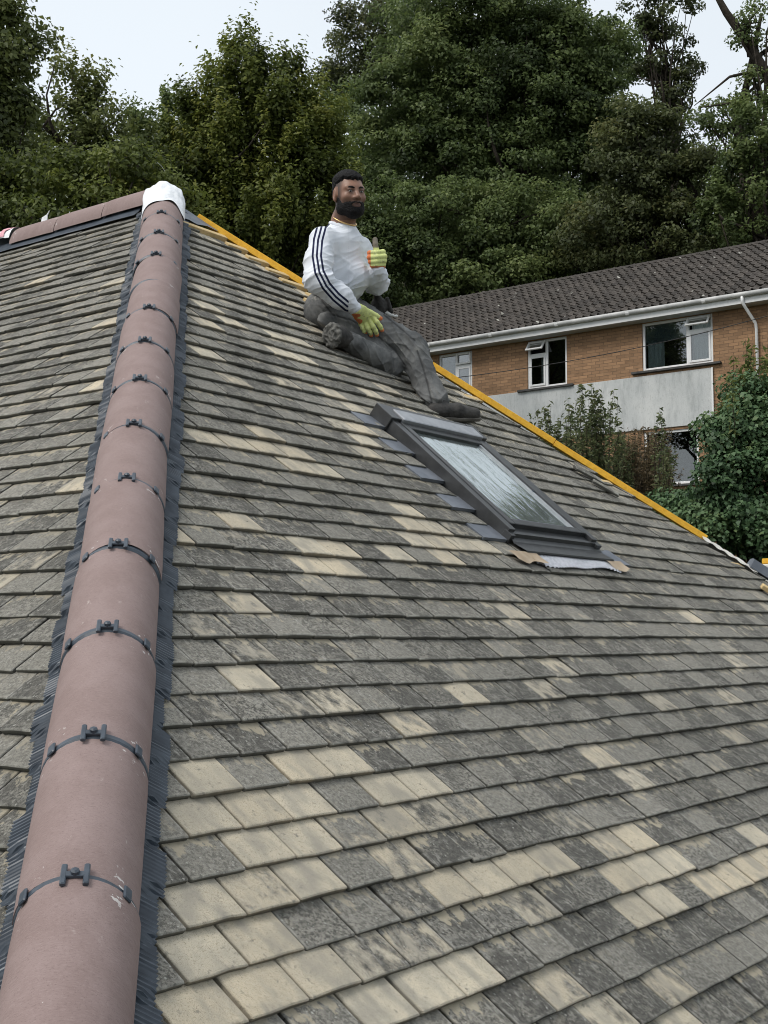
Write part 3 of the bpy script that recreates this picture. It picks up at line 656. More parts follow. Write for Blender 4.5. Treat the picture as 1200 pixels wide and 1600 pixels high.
# underlay lapping up behind the window's head
# -- at the foot of the far hip: grey liner, raw board, batten and a cream board beyond
c = PR(*toR(1175, 892, .03), .03)
vd = PR(hip2(.75) + .02, .75) - PR(hip2(1.5) + .02, 1.5); vd /= np.linalg.norm(vd)
mb = MB(); G = []
for t in np.linspace(0, 1.3, 14): G.append([H2P(2.585 + t * .5, a, b) for a, b in ((-.055, -.012), (-.052, .045), (-.02, .055), (.02, .05), (.04, .0))])
mb.sheet(G); mb.add([G[0][i] for i in range(5)], [(4, 3, 2, 1, 0)]); mb.build('hip_liner', M['lead'], house)
cut = MB(); uu, ss = toR(1192, 921); cut.frame_box(PR(uu, ss), UX * .55 - UP * .835, UX * .835 + UP * .55, NR, (-.02, .16), (-.022, .022), (0, .03), .004); cut.build('timber_offcut', M['pine'], house)
q = pt(1218, 893, 9.0)
bw = MB(); bw.box((q[0] - .35, q[0] + 1.2), (q[1] - .9, q[1] + .06), (0.0, q[2] + .035), .01); bd = bw.build('low_parapet', M['cream_board']); tag(bd, 'cream boarded parapet at the right edge beyond the far hip', 'parapet')
o_ = MB(); o_.box((q[0] - .34, q[0] + .9), (q[1] - .75, q[1] - .005), (q[2] + .037, q[2] + .072), .003); tag(o_.build('timber_length', M['yellow']), 'orange treated batten lying on the cream parapet at the right edge', 'batten')
# two loose cut tiles left against the yellow batten
for i, (px, py, rot, lab) in enumerate(((925, 742, .6, 'cut grey tile lying askew on the slope against the yellow batten'), (953, 763, .75, 'slim dark cut tile tucked just below the askew one by the batten'))):
    u, s = toR(px, py, .02); c_, s_ = math.cos(-rot), math.sin(-rot); ax, ay = UX * c_ + UP * s_, UP * c_ - UX * s_
    V, Fc, uv, lip = tile_geo(None, -.13, .08 - .02 * i, -.12, .06, -.035 - .01 * i, .05 + .02 * (1 - i), .0, .03, np.random.default_rng(40 + i))
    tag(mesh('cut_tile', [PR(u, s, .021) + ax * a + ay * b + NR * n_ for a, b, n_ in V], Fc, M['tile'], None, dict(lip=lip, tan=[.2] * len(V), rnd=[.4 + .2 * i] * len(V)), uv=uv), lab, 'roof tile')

# ------------------------------------------------------------------ brick house up the bank
XF = 28.13                                       # its front stands in the plane x = XF and faces -x
def onF(px, py, X=XF):
    d = raydir(px, py); P = CAM + d * (X / d[0]); return P[1], P[2]
Y0, Y1, ZB = 7.2, 26.5, CAMZ + 2.35             # right end, left end, foot of the wall
ZE = CAMZ + 7.62; ZW = CAMZ + 7.46              # gutter line, head of the wall
bh = empty('brick_house', (XF + 3.6, 16, ZB), 'long two-storey brick house with brown tiled roof and white windows behind the roof', 'house')
ZS = CAMZ + 6.20; ZH = CAMZ + 7.40              # upper sill and head
WINS = [('a', 19.22, 18.17, ZS - .02, ZH, 'l'), ('b', 16.52, 15.40, ZS - .02, ZH, 'm'), ('c', 13.38, 11.62, ZS + .06, ZH + .01, 'r'), ('d', 13.38, 12.02, CAMZ + 3.52, CAMZ + 4.80, 'g')]
EXTRA = [('e', 22.4, 21.2, ZS - .02, ZH, 'l'), ('f', 9.6, 8.3, ZS, ZH, 'l')]
ops = [(w_[2], w_[1], w_[3], w_[4]) for w_ in WINS + EXTRA]
PAN = (11.63, 26.0, CAMZ + 4.86, ZS - .06)      # the rendered panel
def facade():
    ys = sorted({Y0, Y1, *[o[0] for o in ops], *[o[1] for o in ops]}); zs = sorted({ZB - 1, ZW + .12, *[o[2] for o in ops], *[o[3] for o in ops]})
    mb = MB()
    for a, b in zip(ys, ys[1:]):
        run = []
        for c, d in zip(zs, zs[1:]):
            my, mz = (a + b) / 2, (c + d) / 2
            hole = any(o[0] < my < o[1] and o[2] < mz < o[3] for o in ops)
            if not hole: mb.add([(XF, a, c), (XF, b, c), (XF, b, d), (XF, a, d)], [(3, 2, 1, 0)])
    for o in ops:
        a, b, c, d = o; q = .11
        mb.add([(XF, a, c), (XF, b, c), (XF, b, d), (XF, a, d), (XF + q, a, c), (XF + q, b, c), (XF + q, b, d), (XF + q, a, d)], [(0, 1, 5, 4), (1, 2, 6, 5), (2, 3, 7, 6), (3, 0, 4, 7)])
    mb.box((XF + .2, XF + 7.2), (Y0, Y0 + .2), (ZB - 1, ZE)); mb.add([(XF, Y0, ZB - 1), (XF + .2, Y0, ZB - 1), (XF + .2, Y0, ZE), (XF, Y0, ZE)], [(0, 1, 2, 3)])
    mb.add([(XF, Y0, ZE), (XF + 7.2, Y0, ZE), (XF + 3.6, Y0, ZE + 2.25)], [(0, 1, 2)]); mb.add([(XF, Y1, ZE), (XF + 7.2, Y1, ZE), (XF + 3.6, Y1, ZE + 2.25)], [(2, 1, 0)])
    mb.box((XF, XF + 7.2), (Y1 - .2, Y1), (ZB - 1, ZE)); mb.box((XF + 7.0, XF + 7.2), (Y0 + .2, Y1 - .2), (ZB - 1, ZE))
    mb.build('wall', M['brick'], bh)
facade()
pm = MB(); hole_d = (12.02 - .03, 13.38 + .03, CAMZ + 4.80)
pm.box((XF - .035, XF - .002), (PAN[0], PAN[1]), (PAN[2], PAN[3]), .004); pm.build('rendered_panel', M['render'], bh)
MB().box((XF - .05, XF - .0355), (PAN[0] - .012, PAN[0] + .03), (PAN[2] - .01, PAN[3])).build('panel_bead', M['upvc'], bh)
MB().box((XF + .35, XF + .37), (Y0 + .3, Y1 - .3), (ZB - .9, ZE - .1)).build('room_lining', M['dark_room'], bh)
def fbox(mb, y, z, x=(.03, .09), bev=.006): return mb.box((XF + x[0], XF + x[1]), (min(y), max(y)), (min(z), max(z)), bev)
def window(kind, yl, yr, zb, zt):
    fr = MB(); t = .062
    fbox(fr, (yr, yr + t), (zb, zt)); fbox(fr, (yl - t, yl), (zb, zt)); fbox(fr, (yr + t, yl - t), (zb, zb + t)); fbox(fr, (yr + t, yl - t), (zt - t, zt))
    wide = yl - yr; sp = {'l': .48, 'm': .52, 'r': .355, 'g': .5}[kind]
    ym = yr + wide * sp; zt2 = zt - (zt - zb) * .30
    if kind != 'g':
        fbox(fr, (ym - .035, ym + .035), (zb + t, zt - t)); 
        ya, yb = ((yr + t, ym - .035) if kind in 'lr' else (ym + .035, yl - t)); fbox(fr, (ya, yb), (zt2 - .035, zt2 + .035))
    o = fr.build('window', M['upvc'], bh)
    def pane(ya, yb, za, zb_): MB().box((XF + .055, XF + .067), (ya, yb), (za, zb_)).build('pane', M['pane'], o)
    def sash(ya, yb, za, zb_, x=(.012, .05), tilt=0.):
        mb = MB(); b = .05; o0 = np.array([XF, 0, zb_]); ax = np.array([0, 1., 0]); up = np.array([-math.sin(tilt), 0, -math.cos(tilt)]); nn = np.array([math.cos(tilt), 0, -math.sin(tilt)]); h_ = zb_ - za
        for yy, zz in (((ya, ya + b), (0, h_)), ((yb - b, yb), (0, h_)), ((ya + b, yb - b), (0, b)), ((ya + b, yb - b), (h_ - b, h_))): mb.frame_box(o0, ax, up, nn, yy, zz, x, .006)
        so_ = mb.build('casement', M['upvc'], o)
        MB().frame_box(o0, ax, up, nn, (ya + b, yb - b), (b, h_ - b), (.024, .034)).build('pane', M['pane'], o)
    if kind == 'g':
        pane(yr + t, yl - t, zb + t, zt - t); return o
    if kind in 'lr': other, cas = (ym + .035, yl - t), (yr + t, ym - .035)
    else: other, cas = (yr + t, ym - .035), (ym + .035, yl - t)
    pane(*other, zb + t, zt - t)
    sash(cas[0], cas[1], zb + t, zt2 - .035)
    sash(cas[0] - .02, cas[1] + .02, zt2 + .035, zt - t + .03, (-.02, .02), .0 if kind == 'l' else math.radians(38))
    if kind == 'r':
        MB().box((XF + .0545, XF + .0548), (0, 0.0001), (0, .0001)) 
        MB().box((XF + .10, XF + .115), (other[0], other[1]), (zt - t - .40, zt - t)).build('roller_blind', M['blind'], o)
        for ya, yb in ((yl - t - .42, yl - t), (cas[0] + .02, cas[1] - .02)):
            G = [[(XF + .16 + .025 * math.sin(y * 60), y, z) for y in np.linspace(ya, yb, 40)] for z in (zb + .03, zt - .1)]; MB().sheet(G).build('curtain', M['curtain'], o)
    if kind == 'l':
        G = [[(XF + .12 + .012 * ((i % 2)), y, z) for y in (yr + .05, yl - .05)] for i, z in enumerate(np.linspace(zb, zt, 22))]; MB().sheet(G).build('slatted_blind', M['blind'], o)
    if kind == 'm':
        ya, yb = cas; G = [[(XF + .16 + .02 * math.sin(y * 60), y, z) for y in np.linspace(ya, ya + .18, 14)] for z in (zb + .03, zt2)]; MB().sheet(G).build('curtain', M['curtain'], o)
    return o
for _, yl, yr, zb, zt, kd in WINS + EXTRA: window(kd, yl, yr, zb, zt)
for yl, yr, zb in ((16.52, 15.40, ZS - .02), (13.38, 11.62, ZS + .06), (19.22, 18.17, ZS - .02), (13.38, 12.02, CAMZ + 3.52)):
    MB().box((XF - .09, XF + .06), (yr - .20, yl + .26), (zb - .055, zb - .003), .006).build('sill', M['sill'], bh)
MB().box((XF - .33, XF - .004), (Y0 - .1, Y1), (ZW - .035, ZW - .005)).build('soffit', M['soffit'], bh)
MB().box((XF - .35, XF - .331), (Y0 - .1, Y1), (ZW - .03, ZE - .01)).build('fascia', M['upvc'], bh)
gm = MB(); prof = [(-.352, .045), (-.356, -.01), (-.372, -.045), (-.40, -.058), (-.43, -.045), (-.447, -.01), (-.452, .045), (-.442, .046), (-.43, -.01), (-.40, -.04)]
gm.sheet([[(XF + a, y, ZE + b) for a, b in prof] for y in np.linspace(Y0 - .12, Y1, 40)]); gu = gm.build('gutter', M['gutter'], bh, smooth=True)
for y in np.arange(Y0 + .6, Y1, 1.9):
    MB().sheet([[(XF + a * 1.0 - .004, yy, ZE + b - .005) for a, b in prof[:7]] for yy in (y, y + .09)]).build('gutter_union', M['upvc'], gu)
yd = onF(1170, 470)[0]
dp = MB(); y2 = onF(1185, 560)[0]
dp.tube([(XF - .40, yd, ZE - .03), (XF - .40, yd, ZE - .16), (XF - .33, yd - .04, ZE - .28), (XF - .12, y2, ZE - .62), (XF - .07, y2, ZE - .75), (XF - .07, y2, ZB - .6)], .036, 10); dp.build('downpipe', M['upvc'], bh, smooth=True)
# roof covering: courses of rolled tiles
pit = math.atan2(2.28, 3.95); us = np.array([math.cos(pit), 0, math.sin(pit)]); un = np.array([-math.sin(pit), 0, math.cos(pit)]); base = np.array([XF - .40, 0, ZE + .04]); LS = math.hypot(2.28, 3.98)
nrow = int(LS / .335); mb = MB(); V = []; Fc = []; rn = []; nv = 0; rg = np.random.default_rng(8); ycols = np.arange(Y0 - .25, Y1 + .2, .20)
prof_r = [(0, 0), (.25, .012), (.5, .014), (.68, .045), (.8, .058), (.92, .045), (1.0, 0)]
for i in range(nrow + 1):
    sA = i * LS / (nrow + .7); sB = sA + LS / (nrow + .7) + .03
    for y in ycols:
        j = rg.normal(0, .010); r_ = rg.random(); dn = rg.normal(0, .005)
        for f, hgt in prof_r:
            for s_, dh in ((sA + j, .022), (sB, -.012)):
                V.append(base + us * s_ + un * (hgt + dh + dn) + np.array([0, y + f * .199, 0])); rn.append(r_)
            V.append(base + us * (sA + j + .003) + un * (hgt - .004 + dn) + np.array([0, y + f * .199, 0])); rn.append(r_)
        for q in range(len(prof_r) - 1):
            a = nv + q * 3; Fc += [(a, a + 1, a + 4, a + 3), (a + 2, a, a + 3, a + 5)]
        nv += len(prof_r) * 3
RV, RF, RN = V, Fc, rn
mb = MB(); top = base + us * (LS + .02)
rf = MB().add([base + np.array([0, Y0 - .2, -.06]), base + np.array([0, Y1 + .2, -.06]), top + np.array([0, Y1 + .2, -.06]), top + np.array([0, Y0 - .2, -.06]), np.array([2 * top[0] - base[0], Y1 + .2, base[2] - .06]), np.array([2 * top[0] - base[0], Y0 - .2, base[2] - .06])], [(0, 3, 2, 1), (3, 5, 4, 2)]).build('roof', M['pantile'], bh)
tag(mesh('roof_tiling', RV, RF, M['pantile'], rf, dict(rnd=RN)), kind='stuff')
for y in np.arange(Y0 - .2, Y1, .46):
    mb = MB(); G = [[top + np.array([.13 * math.sin(a), y + yy, .10 * math.cos(a) - .045]) for a in np.linspace(-1.5, 1.5, 9)] for yy in (0, .45)]; mb.sheet(G); o = mb.build('ridge_tile', M['pantile'], rf, smooth=True)
# overhead cable in front of the house
ca_, cb_ = pt(1330, 455, 27.0), pt(560, 603, 30.0); mb = MB()
mb.tube([ca_ * (1 - t) + cb_ * t - np.array([0, 0, .35 * 4 * t * (1 - t)]) for t in np.linspace(0, 1, 24)], .009, 6); tag(mb.build('overhead_cable', M['cable']), 'thin dark overhead cable crossing in front of the brick house', 'cable')

# ------------------------------------------------------------------ trees and shrubs
def leaf_mesh(name, C, Nr, size, tint, mat, parent, asp=.6, seed=0):
    rg = np.random.default_rng(seed); n = len(C)
    Nr = Nr / (np.linalg.norm(Nr, axis=1)[:, None] + 1e-9)
    t = rg.normal(size=(n, 3)); t[:, 2] -= .5; t -= Nr * (t * Nr).sum(1)[:, None]; t /= np.linalg.norm(t, axis=1)[:, None] + 1e-9
    b = np.cross(Nr, t); sz = np.asarray(size).reshape(-1, 1) * np.ones((n, 1))
    V = np.empty((n, 4, 3)); fold = sz * .12
    V[:, 0] = C - t * sz * .5; V[:, 2] = C + t * sz * .5 - Nr * fold; V[:, 1] = C + b * sz * asp * .5 + Nr * fold - t * sz * .06; V[:, 3] = C - b * sz * asp * .5 + Nr * fold - t * sz * .06
    V = V.reshape(-1, 3); c = np.array([V[:, 0].mean(), V[:, 1].mean(), V[:, 2].min()])
    me = bpy.data.meshes.new(name); me.vertices.add(4 * n); me.vertices.foreach_set('co', (V - c).astype(np.float32).ravel())
    me.loops.add(4 * n); me.loops.foreach_set('vertex_index', np.arange(4 * n, dtype=np.int32)); me.polygons.add(n)
    me.polygons.foreach_set('loop_start', np.arange(0, 4 * n, 4, dtype=np.int32)); me.polygons.foreach_set('loop_total', np.full(n, 4, np.int32))
    at = me.attributes.new('tint', 'FLOAT', 'POINT'); at.data.foreach_set('value', np.repeat(np.clip(tint, 0, 1), 4).astype(np.float32))
    me.update(calc_edges=True)
    return link(name, me, mat, parent, c)

def crown(blobs, seed, leaf=.13, per=150, cr=.55, dens=1.0, back=.2, spiky=0., inner=.12):
    per = int(per * 1.45)
    """leaf positions for a crown made of ellipsoid lobes (centre, radii along view-right, up, depth)"""
    rg = np.random.default_rng(seed); C, Nn, T, cl_c = [], [], [], []
    for c, r in blobs:
        area = 4 * math.pi * ((r[0] * r[1] + r[1] * r[2] + r[0] * r[2]) / 3); k = max(4, int(area / (math.pi * cr * cr) * 1.25 * dens))
        d = rg.normal(size=(k * 2, 3)); d /= np.linalg.norm(d, axis=1)[:, None]
        keep = (d[:, 2] < .25) | (rg.random(len(d)) < back); d = d[keep][:k]
        rad = rg.uniform(.80, 1.06, len(d)); 
        loc = d * rad[:, None] * np.array(r)
        lobe = rg.normal(0, .13)
        for q, dd in zip(loc, d):
            rr = cr * rg.uniform(.55, 1.35); m = int(per * (rr / cr) ** 2)
            off = rg.normal(size=(m, 3)); off /= np.linalg.norm(off, axis=1)[:, None]; off *= (rg.random((m, 1)) ** .45) * rr
            off[:, 1] *= .62
            if spiky:
                ax = dd * .5 + np.array([0, 1.0, 0]); ax /= np.linalg.norm(ax); e = rg.normal(0, 1, (m, 1)) * rr * spiky; off = off * .55 + ax * e
            nn = off / (rr + 1e-6) * .7 + rg.normal(0, .55, (m, 3)) + np.array([0, .65, 0]) + dd * .35
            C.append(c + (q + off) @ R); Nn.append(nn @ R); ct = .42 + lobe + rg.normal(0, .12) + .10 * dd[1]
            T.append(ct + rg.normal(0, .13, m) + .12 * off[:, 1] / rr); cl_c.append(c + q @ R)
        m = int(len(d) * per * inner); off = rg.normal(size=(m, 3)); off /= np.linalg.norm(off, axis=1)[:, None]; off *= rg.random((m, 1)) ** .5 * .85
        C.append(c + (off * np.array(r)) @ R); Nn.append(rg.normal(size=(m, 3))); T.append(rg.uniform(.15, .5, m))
    return np.concatenate(C), np.concatenate(Nn), np.concatenate(T), np.array(cl_c)

def tree(name, label, blobs_px, z, mat, seed, leaf=.14, per=130, cr=.6, dens=1., spiky=0., trunk_px=None, rtrunk=.28, group='trees on the wooded hillside', limbs=26, back=.25, inner=.12, asp=.6, dz=.8):
    k = z / F; bl = []
    for b in blobs_px:
        zz = z + (b[4] if len(b) > 4 else 0); c = pt(b[0], b[1], zz); bl.append((c, (b[2] * zz / F, b[3] * zz / F, max(b[2], b[3]) * zz / F * dz)))
    C, Nn, T, cc = crown(bl, seed, leaf, per, cr, dens, back, spiky, inner)
    big_ = max(bl, key=lambda x: x[1][0] * x[1][1])[0]
    bx, by = (big_[0], big_[1]) if trunk_px is None else pt(trunk_px[0], trunk_px[1], z)[:2]
    gz = float(ground_z(np.array(bx), np.array(by))) - .2; root = np.array([bx, by, gz])
    t = empty(name, root, label, 'tree', group); rg = np.random.default_rng(seed + 1); mb = MB()
    top = bl[0][0]; mid = sorted([x[0] for x in bl], key=lambda p: p[2])
    spine = [root, root * .55 + np.array([bx, by, mid[0][2]]) * .45, mid[0] * .5 + np.array([bx, by, mid[0][2]]) * .5] + ([mid[len(mid) // 2]] if len(mid) > 2 else []) + [mid[-1] + np.array([0, 0, bl[0][1][1] * .6])]
    sp = np.array(spine); mb.tube(sp, np.linspace(rtrunk, .05, len(sp)), 9)
    for i in rg.choice(len(cc), min(limbs, len(cc)), replace=False):
        e = cc[i]; h = rg.uniform(.25, .9); s = sp[1] + (sp[-1] - sp[1]) * h if e[2] > sp[1][2] else sp[1]; s = s - np.array([0, 0, .0])
        if s[2] > e[2]: s = sp[1] * .6 + s * .4
        m = (s + e) / 2 + rg.normal(0, .25, 3) - np.array([0, 0, .2]); mb.tube([s, (s + m) / 2, m, (m + e) / 2 + rg.normal(0, .1, 3), e], [rtrunk * .26, rtrunk * .2, rtrunk * .13, rtrunk * .07, .012], 6)
    mb.build('trunk', M['bark'], t, smooth=True)
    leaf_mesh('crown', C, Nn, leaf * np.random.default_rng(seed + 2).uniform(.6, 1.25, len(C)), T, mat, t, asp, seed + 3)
    return t
oak = leaf_mat('oak_leaves', [(.040, .062, .022), (.106, .150, .050), (.165, .215, .070), (.24, .28, .10)])
oakb = leaf_mat('turning_oak_leaves', [(.032, .040, .016), (.082, .102, .040), (.130, .150, .054), (.20, .19, .07)])
beech = leaf_mat('beech_leaves', [(.040, .056, .014), (.118, .150, .034), (.185, .218, .046), (.28, .28, .065)])
olive = leaf_mat('hawthorn_leaves', [(.044, .060, .018), (.118, .146, .044), (.185, .215, .066), (.27, .27, .09)])
bluish = leaf_mat('pine_needles', [(.022, .044, .024), (.060, .100, .058), (.095, .145, .082), (.14, .19, .105)])
shrubm = leaf_mat('hazel_leaves', [(.017, .043, .017), (.060, .120, .050), (.110, .186, .079), (.204, .264, .108)], .2)
weedm = leaf_mat('willowherb_leaves', [(.058, .078, .039), (.117, .147, .069), (.195, .214, .098), (.273, .254, .128)])
drym = leaf_mat('dry_stalks', [(.075, .060, .038), (.165, .128, .075), (.240, .180, .105), (.300, .225, .135)])

tree('oak_tree', 'tall dark olive tree cut by the left edge of the picture', [(-30, 90, 80, 90), (-20, 200, 85, 110), (0, 300, 80, 90), (-60, 250, 110, 170), (20, 60, 35, 60)], 24, olive, 11, .12, 120, .45)
tree('hawthorn_tree', 'thin-topped olive tree between the left edge and the apex', [(110, 150, 55, 60), (150, 215, 80, 70), (90, 250, 90, 80), (190, 250, 60, 70), (130, 320, 120, 70)], 28, olive, 21, .11, 95, .42, .9, .5)
tree('hawthorn_tree', 'low yellow-green tree rising just behind the long ridge', [(70, 300, 90, 60), (190, 290, 75, 60), (250, 300, 60, 60), (130, 350, 150, 60)], 23, beech, 31, .10, 130, .42)
tree('beech_tree', 'dark green tree in the dip left of the conical beech', [(265, 200, 50, 60), (290, 260, 70, 80), (240, 240, 60, 60), (300, 340, 110, 80)], 34, oak, 41, .13, 120, .5, 1, .3)
tree('beech_tree', 'conical yellow-green beech standing right of the apex', [(380, 105, 45, 50), (425, 120, 45, 50), (390, 165, 85, 65), (335, 190, 55, 55), (470, 195, 65, 65), (395, 240, 115, 75), (505, 245, 52, 65), (315, 285, 85, 75), (440, 320, 115, 85), (380, 380, 140, 75), (505, 340, 60, 95), (300, 230, 45, 50)], 30, beech, 51, .11, 150, .42, 1.1, .55)
tree('oak_tree', 'brownish rounded tree top against the sky above the beech', [(600, 45, 75, 60), (560, 90, 55, 50), (650, 30, 70, 70), (640, 110, 80, 70), (540, 130, 50, 40)], 62, oakb, 61, .17, 140, .8)
tree('oak_tree', 'huge dark green oak filling the middle behind the man', [(730, 20, 80, 60), (830, 20, 90, 70), (690, 90, 80, 60), (780, 100, 90, 70), (880, 90, 80, 70), (940, 110, 60, 80), (640, 170, 80, 70), (730, 180, 95, 75), (840, 180, 100, 80), (930, 200, 80, 80), (600, 250, 70, 70), (690, 270, 100, 80), (800, 275, 110, 80), (910, 290, 90, 80)], 46, oak, 71, .15, 150, .62, 1.1, rtrunk=.5, limbs=40)
tree('oak_tree', 'dark oak low behind the seated man and the brick house roof', [(610, 340, 70, 60), (700, 355, 95, 70), (810, 360, 100, 70), (640, 430, 100, 70), (760, 440, 120, 60), (580, 410, 60, 70), (900, 380, 100, 60)], 43, oak, 81, .14, 150, .58, 1.1, limbs=30)
tree('oak_tree', 'russet-tinged tree right of the huge oak above the brick house', [(980, 250, 60, 60), (1030, 230, 45, 50), (1010, 310, 80, 70), (1090, 310, 70, 70), (960, 370, 90, 60), (1070, 380, 110, 60), (1000, 200, 35, 45)], 41, oakb, 91, .14, 140, .55)
tree('pine_tree', 'tall thin-leaved tree with sky showing through at the upper right', [(1040, 20, 45, 40), (1015, 80, 30, 40), (1065, 95, 32, 32), (1045, 140, 32, 32), (1000, 20, 30, 40), (1060, 150, 25, 30)], 52, oakb, 101, .16, 70, .45, .75, limbs=40, inner=.03)
tree('oak_tree', 'dense rounded tree at the right edge above the brick roof', [(1195, 215, 50, 60), (1180, 280, 60, 60), (1210, 300, 80, 80), (1150, 340, 60, 50)], 37, oak, 111, .13, 140, .5, 1, .3)
tree('oak_tree', 'straggly tree with a bare leaning trunk in the upper right corner', [(1165, 140, 40, 30), (1130, 175, 30, 35), (1190, 40, 35, 40), (1110, 190, 22, 30), (1150, 60, 22, 25)], 39, oak, 121, .13, 75, .42, .8, limbs=30, inner=.03)
lt = MB(); lt.tube([pt(1110, -25, 38.8), pt(1135, 20, 38.8), pt(1165, 62, 38.8), pt(1192, 108, 38.8), pt(1230, 170, 38.8), pt(1270, 300, 38.8), pt(1275, 520, 38.8)], [.07, .11, .14, .17, .20, .24, .28], 9)
for a, b, c in (((1135, 20), (1150, 40), (1185, 35)), ((1165, 62), (1172, 30), (1195, 5)), ((1192, 108), (1140, 120), (1085, 165)), ((1200, 120), (1150, 160), (1095, 168))): lt.tube([pt(*a, 38.8), pt(*b, 38.7), pt(*c, 38.5)], [.06, .04, .012], 6)
lt.build('trunk', M['bark'], [o for o in WORG if o.name.startswith('oak_tree') and 'leaning' in o.get('label', '')][0], smooth=True)
tree('oak_tree', 'deep shaded wood edge showing between the beech and the huge oak', [(560, 220, 90, 80), (620, 330, 110, 90), (520, 330, 90, 100), (480, 420, 120, 80), (600, 440, 120, 80)], 58, oak, 131, .2, 110, .8, 1, limbs=12)
tree('oak_tree', 'shaded oak behind the huge one, filling its gaps', [(700, 60, 110, 80), (800, 120, 120, 90), (900, 130, 100, 90), (720, 220, 120, 90), (860, 250, 120, 90), (980, 280, 100, 90), (760, 350, 140, 90), (1060, 330, 110, 90), (900, 390, 140, 70)], 57, oak, 141, .2, 110, .85, 1, limbs=12)
tree('oak_tree', 'tall loose oak just beyond the right edge', [(1275, -150, 60, 70), (1235, -190, 50, 50), (1350, -110, 80, 90), (1330, -240, 60, 60), (1400, -30, 110, 120), (1390, 140, 110, 130)], 22.5, oak, 151, .16, 60, .42, 1.4, limbs=40, inner=.05, trunk_px=(1400, 300))
# woodland further along the valley, beyond the right edge (seen in the roof window's glass)
for i, (px, py, z) in enumerate(((1500, 250, 40), (1900, -120, 20))):
    tree('oak_tree', ['oak beyond the right edge of the picture', 'second oak beyond the right edge', 'third oak beyond the right edge', 'oak beyond the left edge of the picture'][i], [(px, py - 120, 130, 100), (px - 90, py, 130, 110), (px + 90, py + 20, 140, 120), (px, py + 150, 200, 120)], z, oak, 300 + i, .22, 70, .8, .8)

def stems(name, label, items, z, mat, seed, cat='shrub', lsize=.055, lper=26, rad=.005, group=None, base_py=None):
    rg = np.random.default_rng(seed); x0 = np.mean([i[0] for i in items]); b = pt(x0, base_py, z); t = empty(name, (b[0], b[1], b[2]), label, cat, group); mb = MB(); C, Nn, T = [], [], []
    items = [(px + rg.normal(0, 7) * q_, top + abs(rg.normal(0, 16)) * q_) for px, top in items for q_ in (0, 1, 1)]
    for px, top in items:
        zz = z + rg.normal(0, .35); p0 = pt(px + rg.normal(0, 4), base_py, zz); p1 = pt(px + rg.normal(0, 5), top, zz + rg.normal(0, .1)); m = (p0 + p1) / 2 + rg.normal(0, .03, 3); cv = [p0, (p0 + m) / 2, m, (m + p1) / 2 + rg.normal(0, .015, 3), p1]
        mb.tube(cv, np.linspace(rad, rad * .35, 5), 5); cv = np.array(cv); k = int(lper * np.linalg.norm(p1 - p0)) + 4
        for h in rg.uniform(.12, 1, k):
            f = h * 4; i = min(3, int(f)); q = cv[i] + (cv[i + 1] - cv[i]) * (f - i); d = rg.normal(size=3); d[2] = abs(d[2]) * .5; d /= np.linalg.norm(d); C.append(q + d * lsize * .55 * (1.2 - .4 * h)); Nn.append(np.array([d[0] * .3, d[1] * .3, 1]) + rg.normal(0, .45, 3)); T.append(rg.normal(.45, .2))
    mb.build('stem', M['bark'], t, smooth=True); leaf_mesh('foliage', np.array(C), np.array(Nn), lsize * rg.uniform(.6, 1.3, len(C)), np.array(T), mat, t, .42, seed)
    return t
stems('tall_weed', 'upright green suckers in front of the white rendered panel', [(912, 598), (920, 612), (905, 622), (930, 610), (945, 618), (938, 640), (955, 610), (897, 650), (962, 655), (915, 640), (925, 660), (948, 660), (905, 670), (935, 690), (920, 700)], 14.5, weedm, 5, lsize=.066, lper=68, base_py=800)
stems('tall_weed', 'short leafy suckers nearest the yellow batten', [(850, 640), (858, 632), (866, 660), (875, 650), (838, 648), (884, 625), (890, 655)], 13.8, weedm, 6, lsize=.066, lper=64, base_py=780)
stems('tall_weed', 'single tall sucker crossing the ground-floor window', [(1040, 637), (1036, 690), (1048, 700)], 14.0, weedm, 7, lsize=.066, lper=52, base_py=820)
stems('dry_bush', 'brown dry bush between the suckers and the ground-floor window', [(rnd.uniform(960, 1050), rnd.uniform(665, 745)) for _ in range(70)], 15.2, drym, 9, lsize=.045, lper=75, rad=.004, base_py=850)
stems('dry_bush', 'grey-green tangle at the foot of the suckers', [(rnd.uniform(860, 1000), rnd.uniform(680, 770)) for _ in range(70)], 14.9, weedm, 10, lsize=.05, lper=75, rad=.004, base_py=850)
stems('tall_weed', 'wispy shoots rising past the white downpipe', [(1165, 545), (1178, 530), (1150, 560), (1190, 560), (1140, 590), (1172, 580), (1196, 545), (1128, 600), (1182, 600), (1160, 610)], 12.6, olive, 12, lsize=.075, lper=46, base_py=760)
k = 12 / F
C, Nn, T, cc = crown([(pt(px, py, 12 + dz), (rx * k, ry * k, rx * k)) for px, py, rx, ry, dz in ((1150, 690, 45, 55, 0), (1195, 660, 55, 70, .1), (1130, 755, 48, 52, -.1), (1170, 770, 80, 90, -.1), (1220, 760, 90, 120, 0), (1090, 830, 65, 60, .1), (1150, 850, 110, 70, 0), (1050, 815, 35, 40, .3), (1165, 630, 32, 40, .2))], 77, .1, 190, .20, 1.2, .25, 0, .08)
sh_ = empty('hazel_shrub', pt(1150, 1000, 12), 'dense green broad-leaved shrub at the right edge in front of the brick house', 'shrub')
mb = MB(); rt = pt(1150, 1010, 12)
for i in np.random.default_rng(3).choice(len(cc), 40, replace=False): mb.tube([rt, (rt + cc[i]) / 2 + np.array([0, 0, -.05]), cc[i]], [.02, .012, .004], 5)
mb.build('stem', M['bark'], sh_, smooth=True)
leaf_mesh('foliage', C, Nn, .048 * np.random.default_rng(4).uniform(.6, 1.25, len(C)), T, shrubm, sh_, .72, 8)

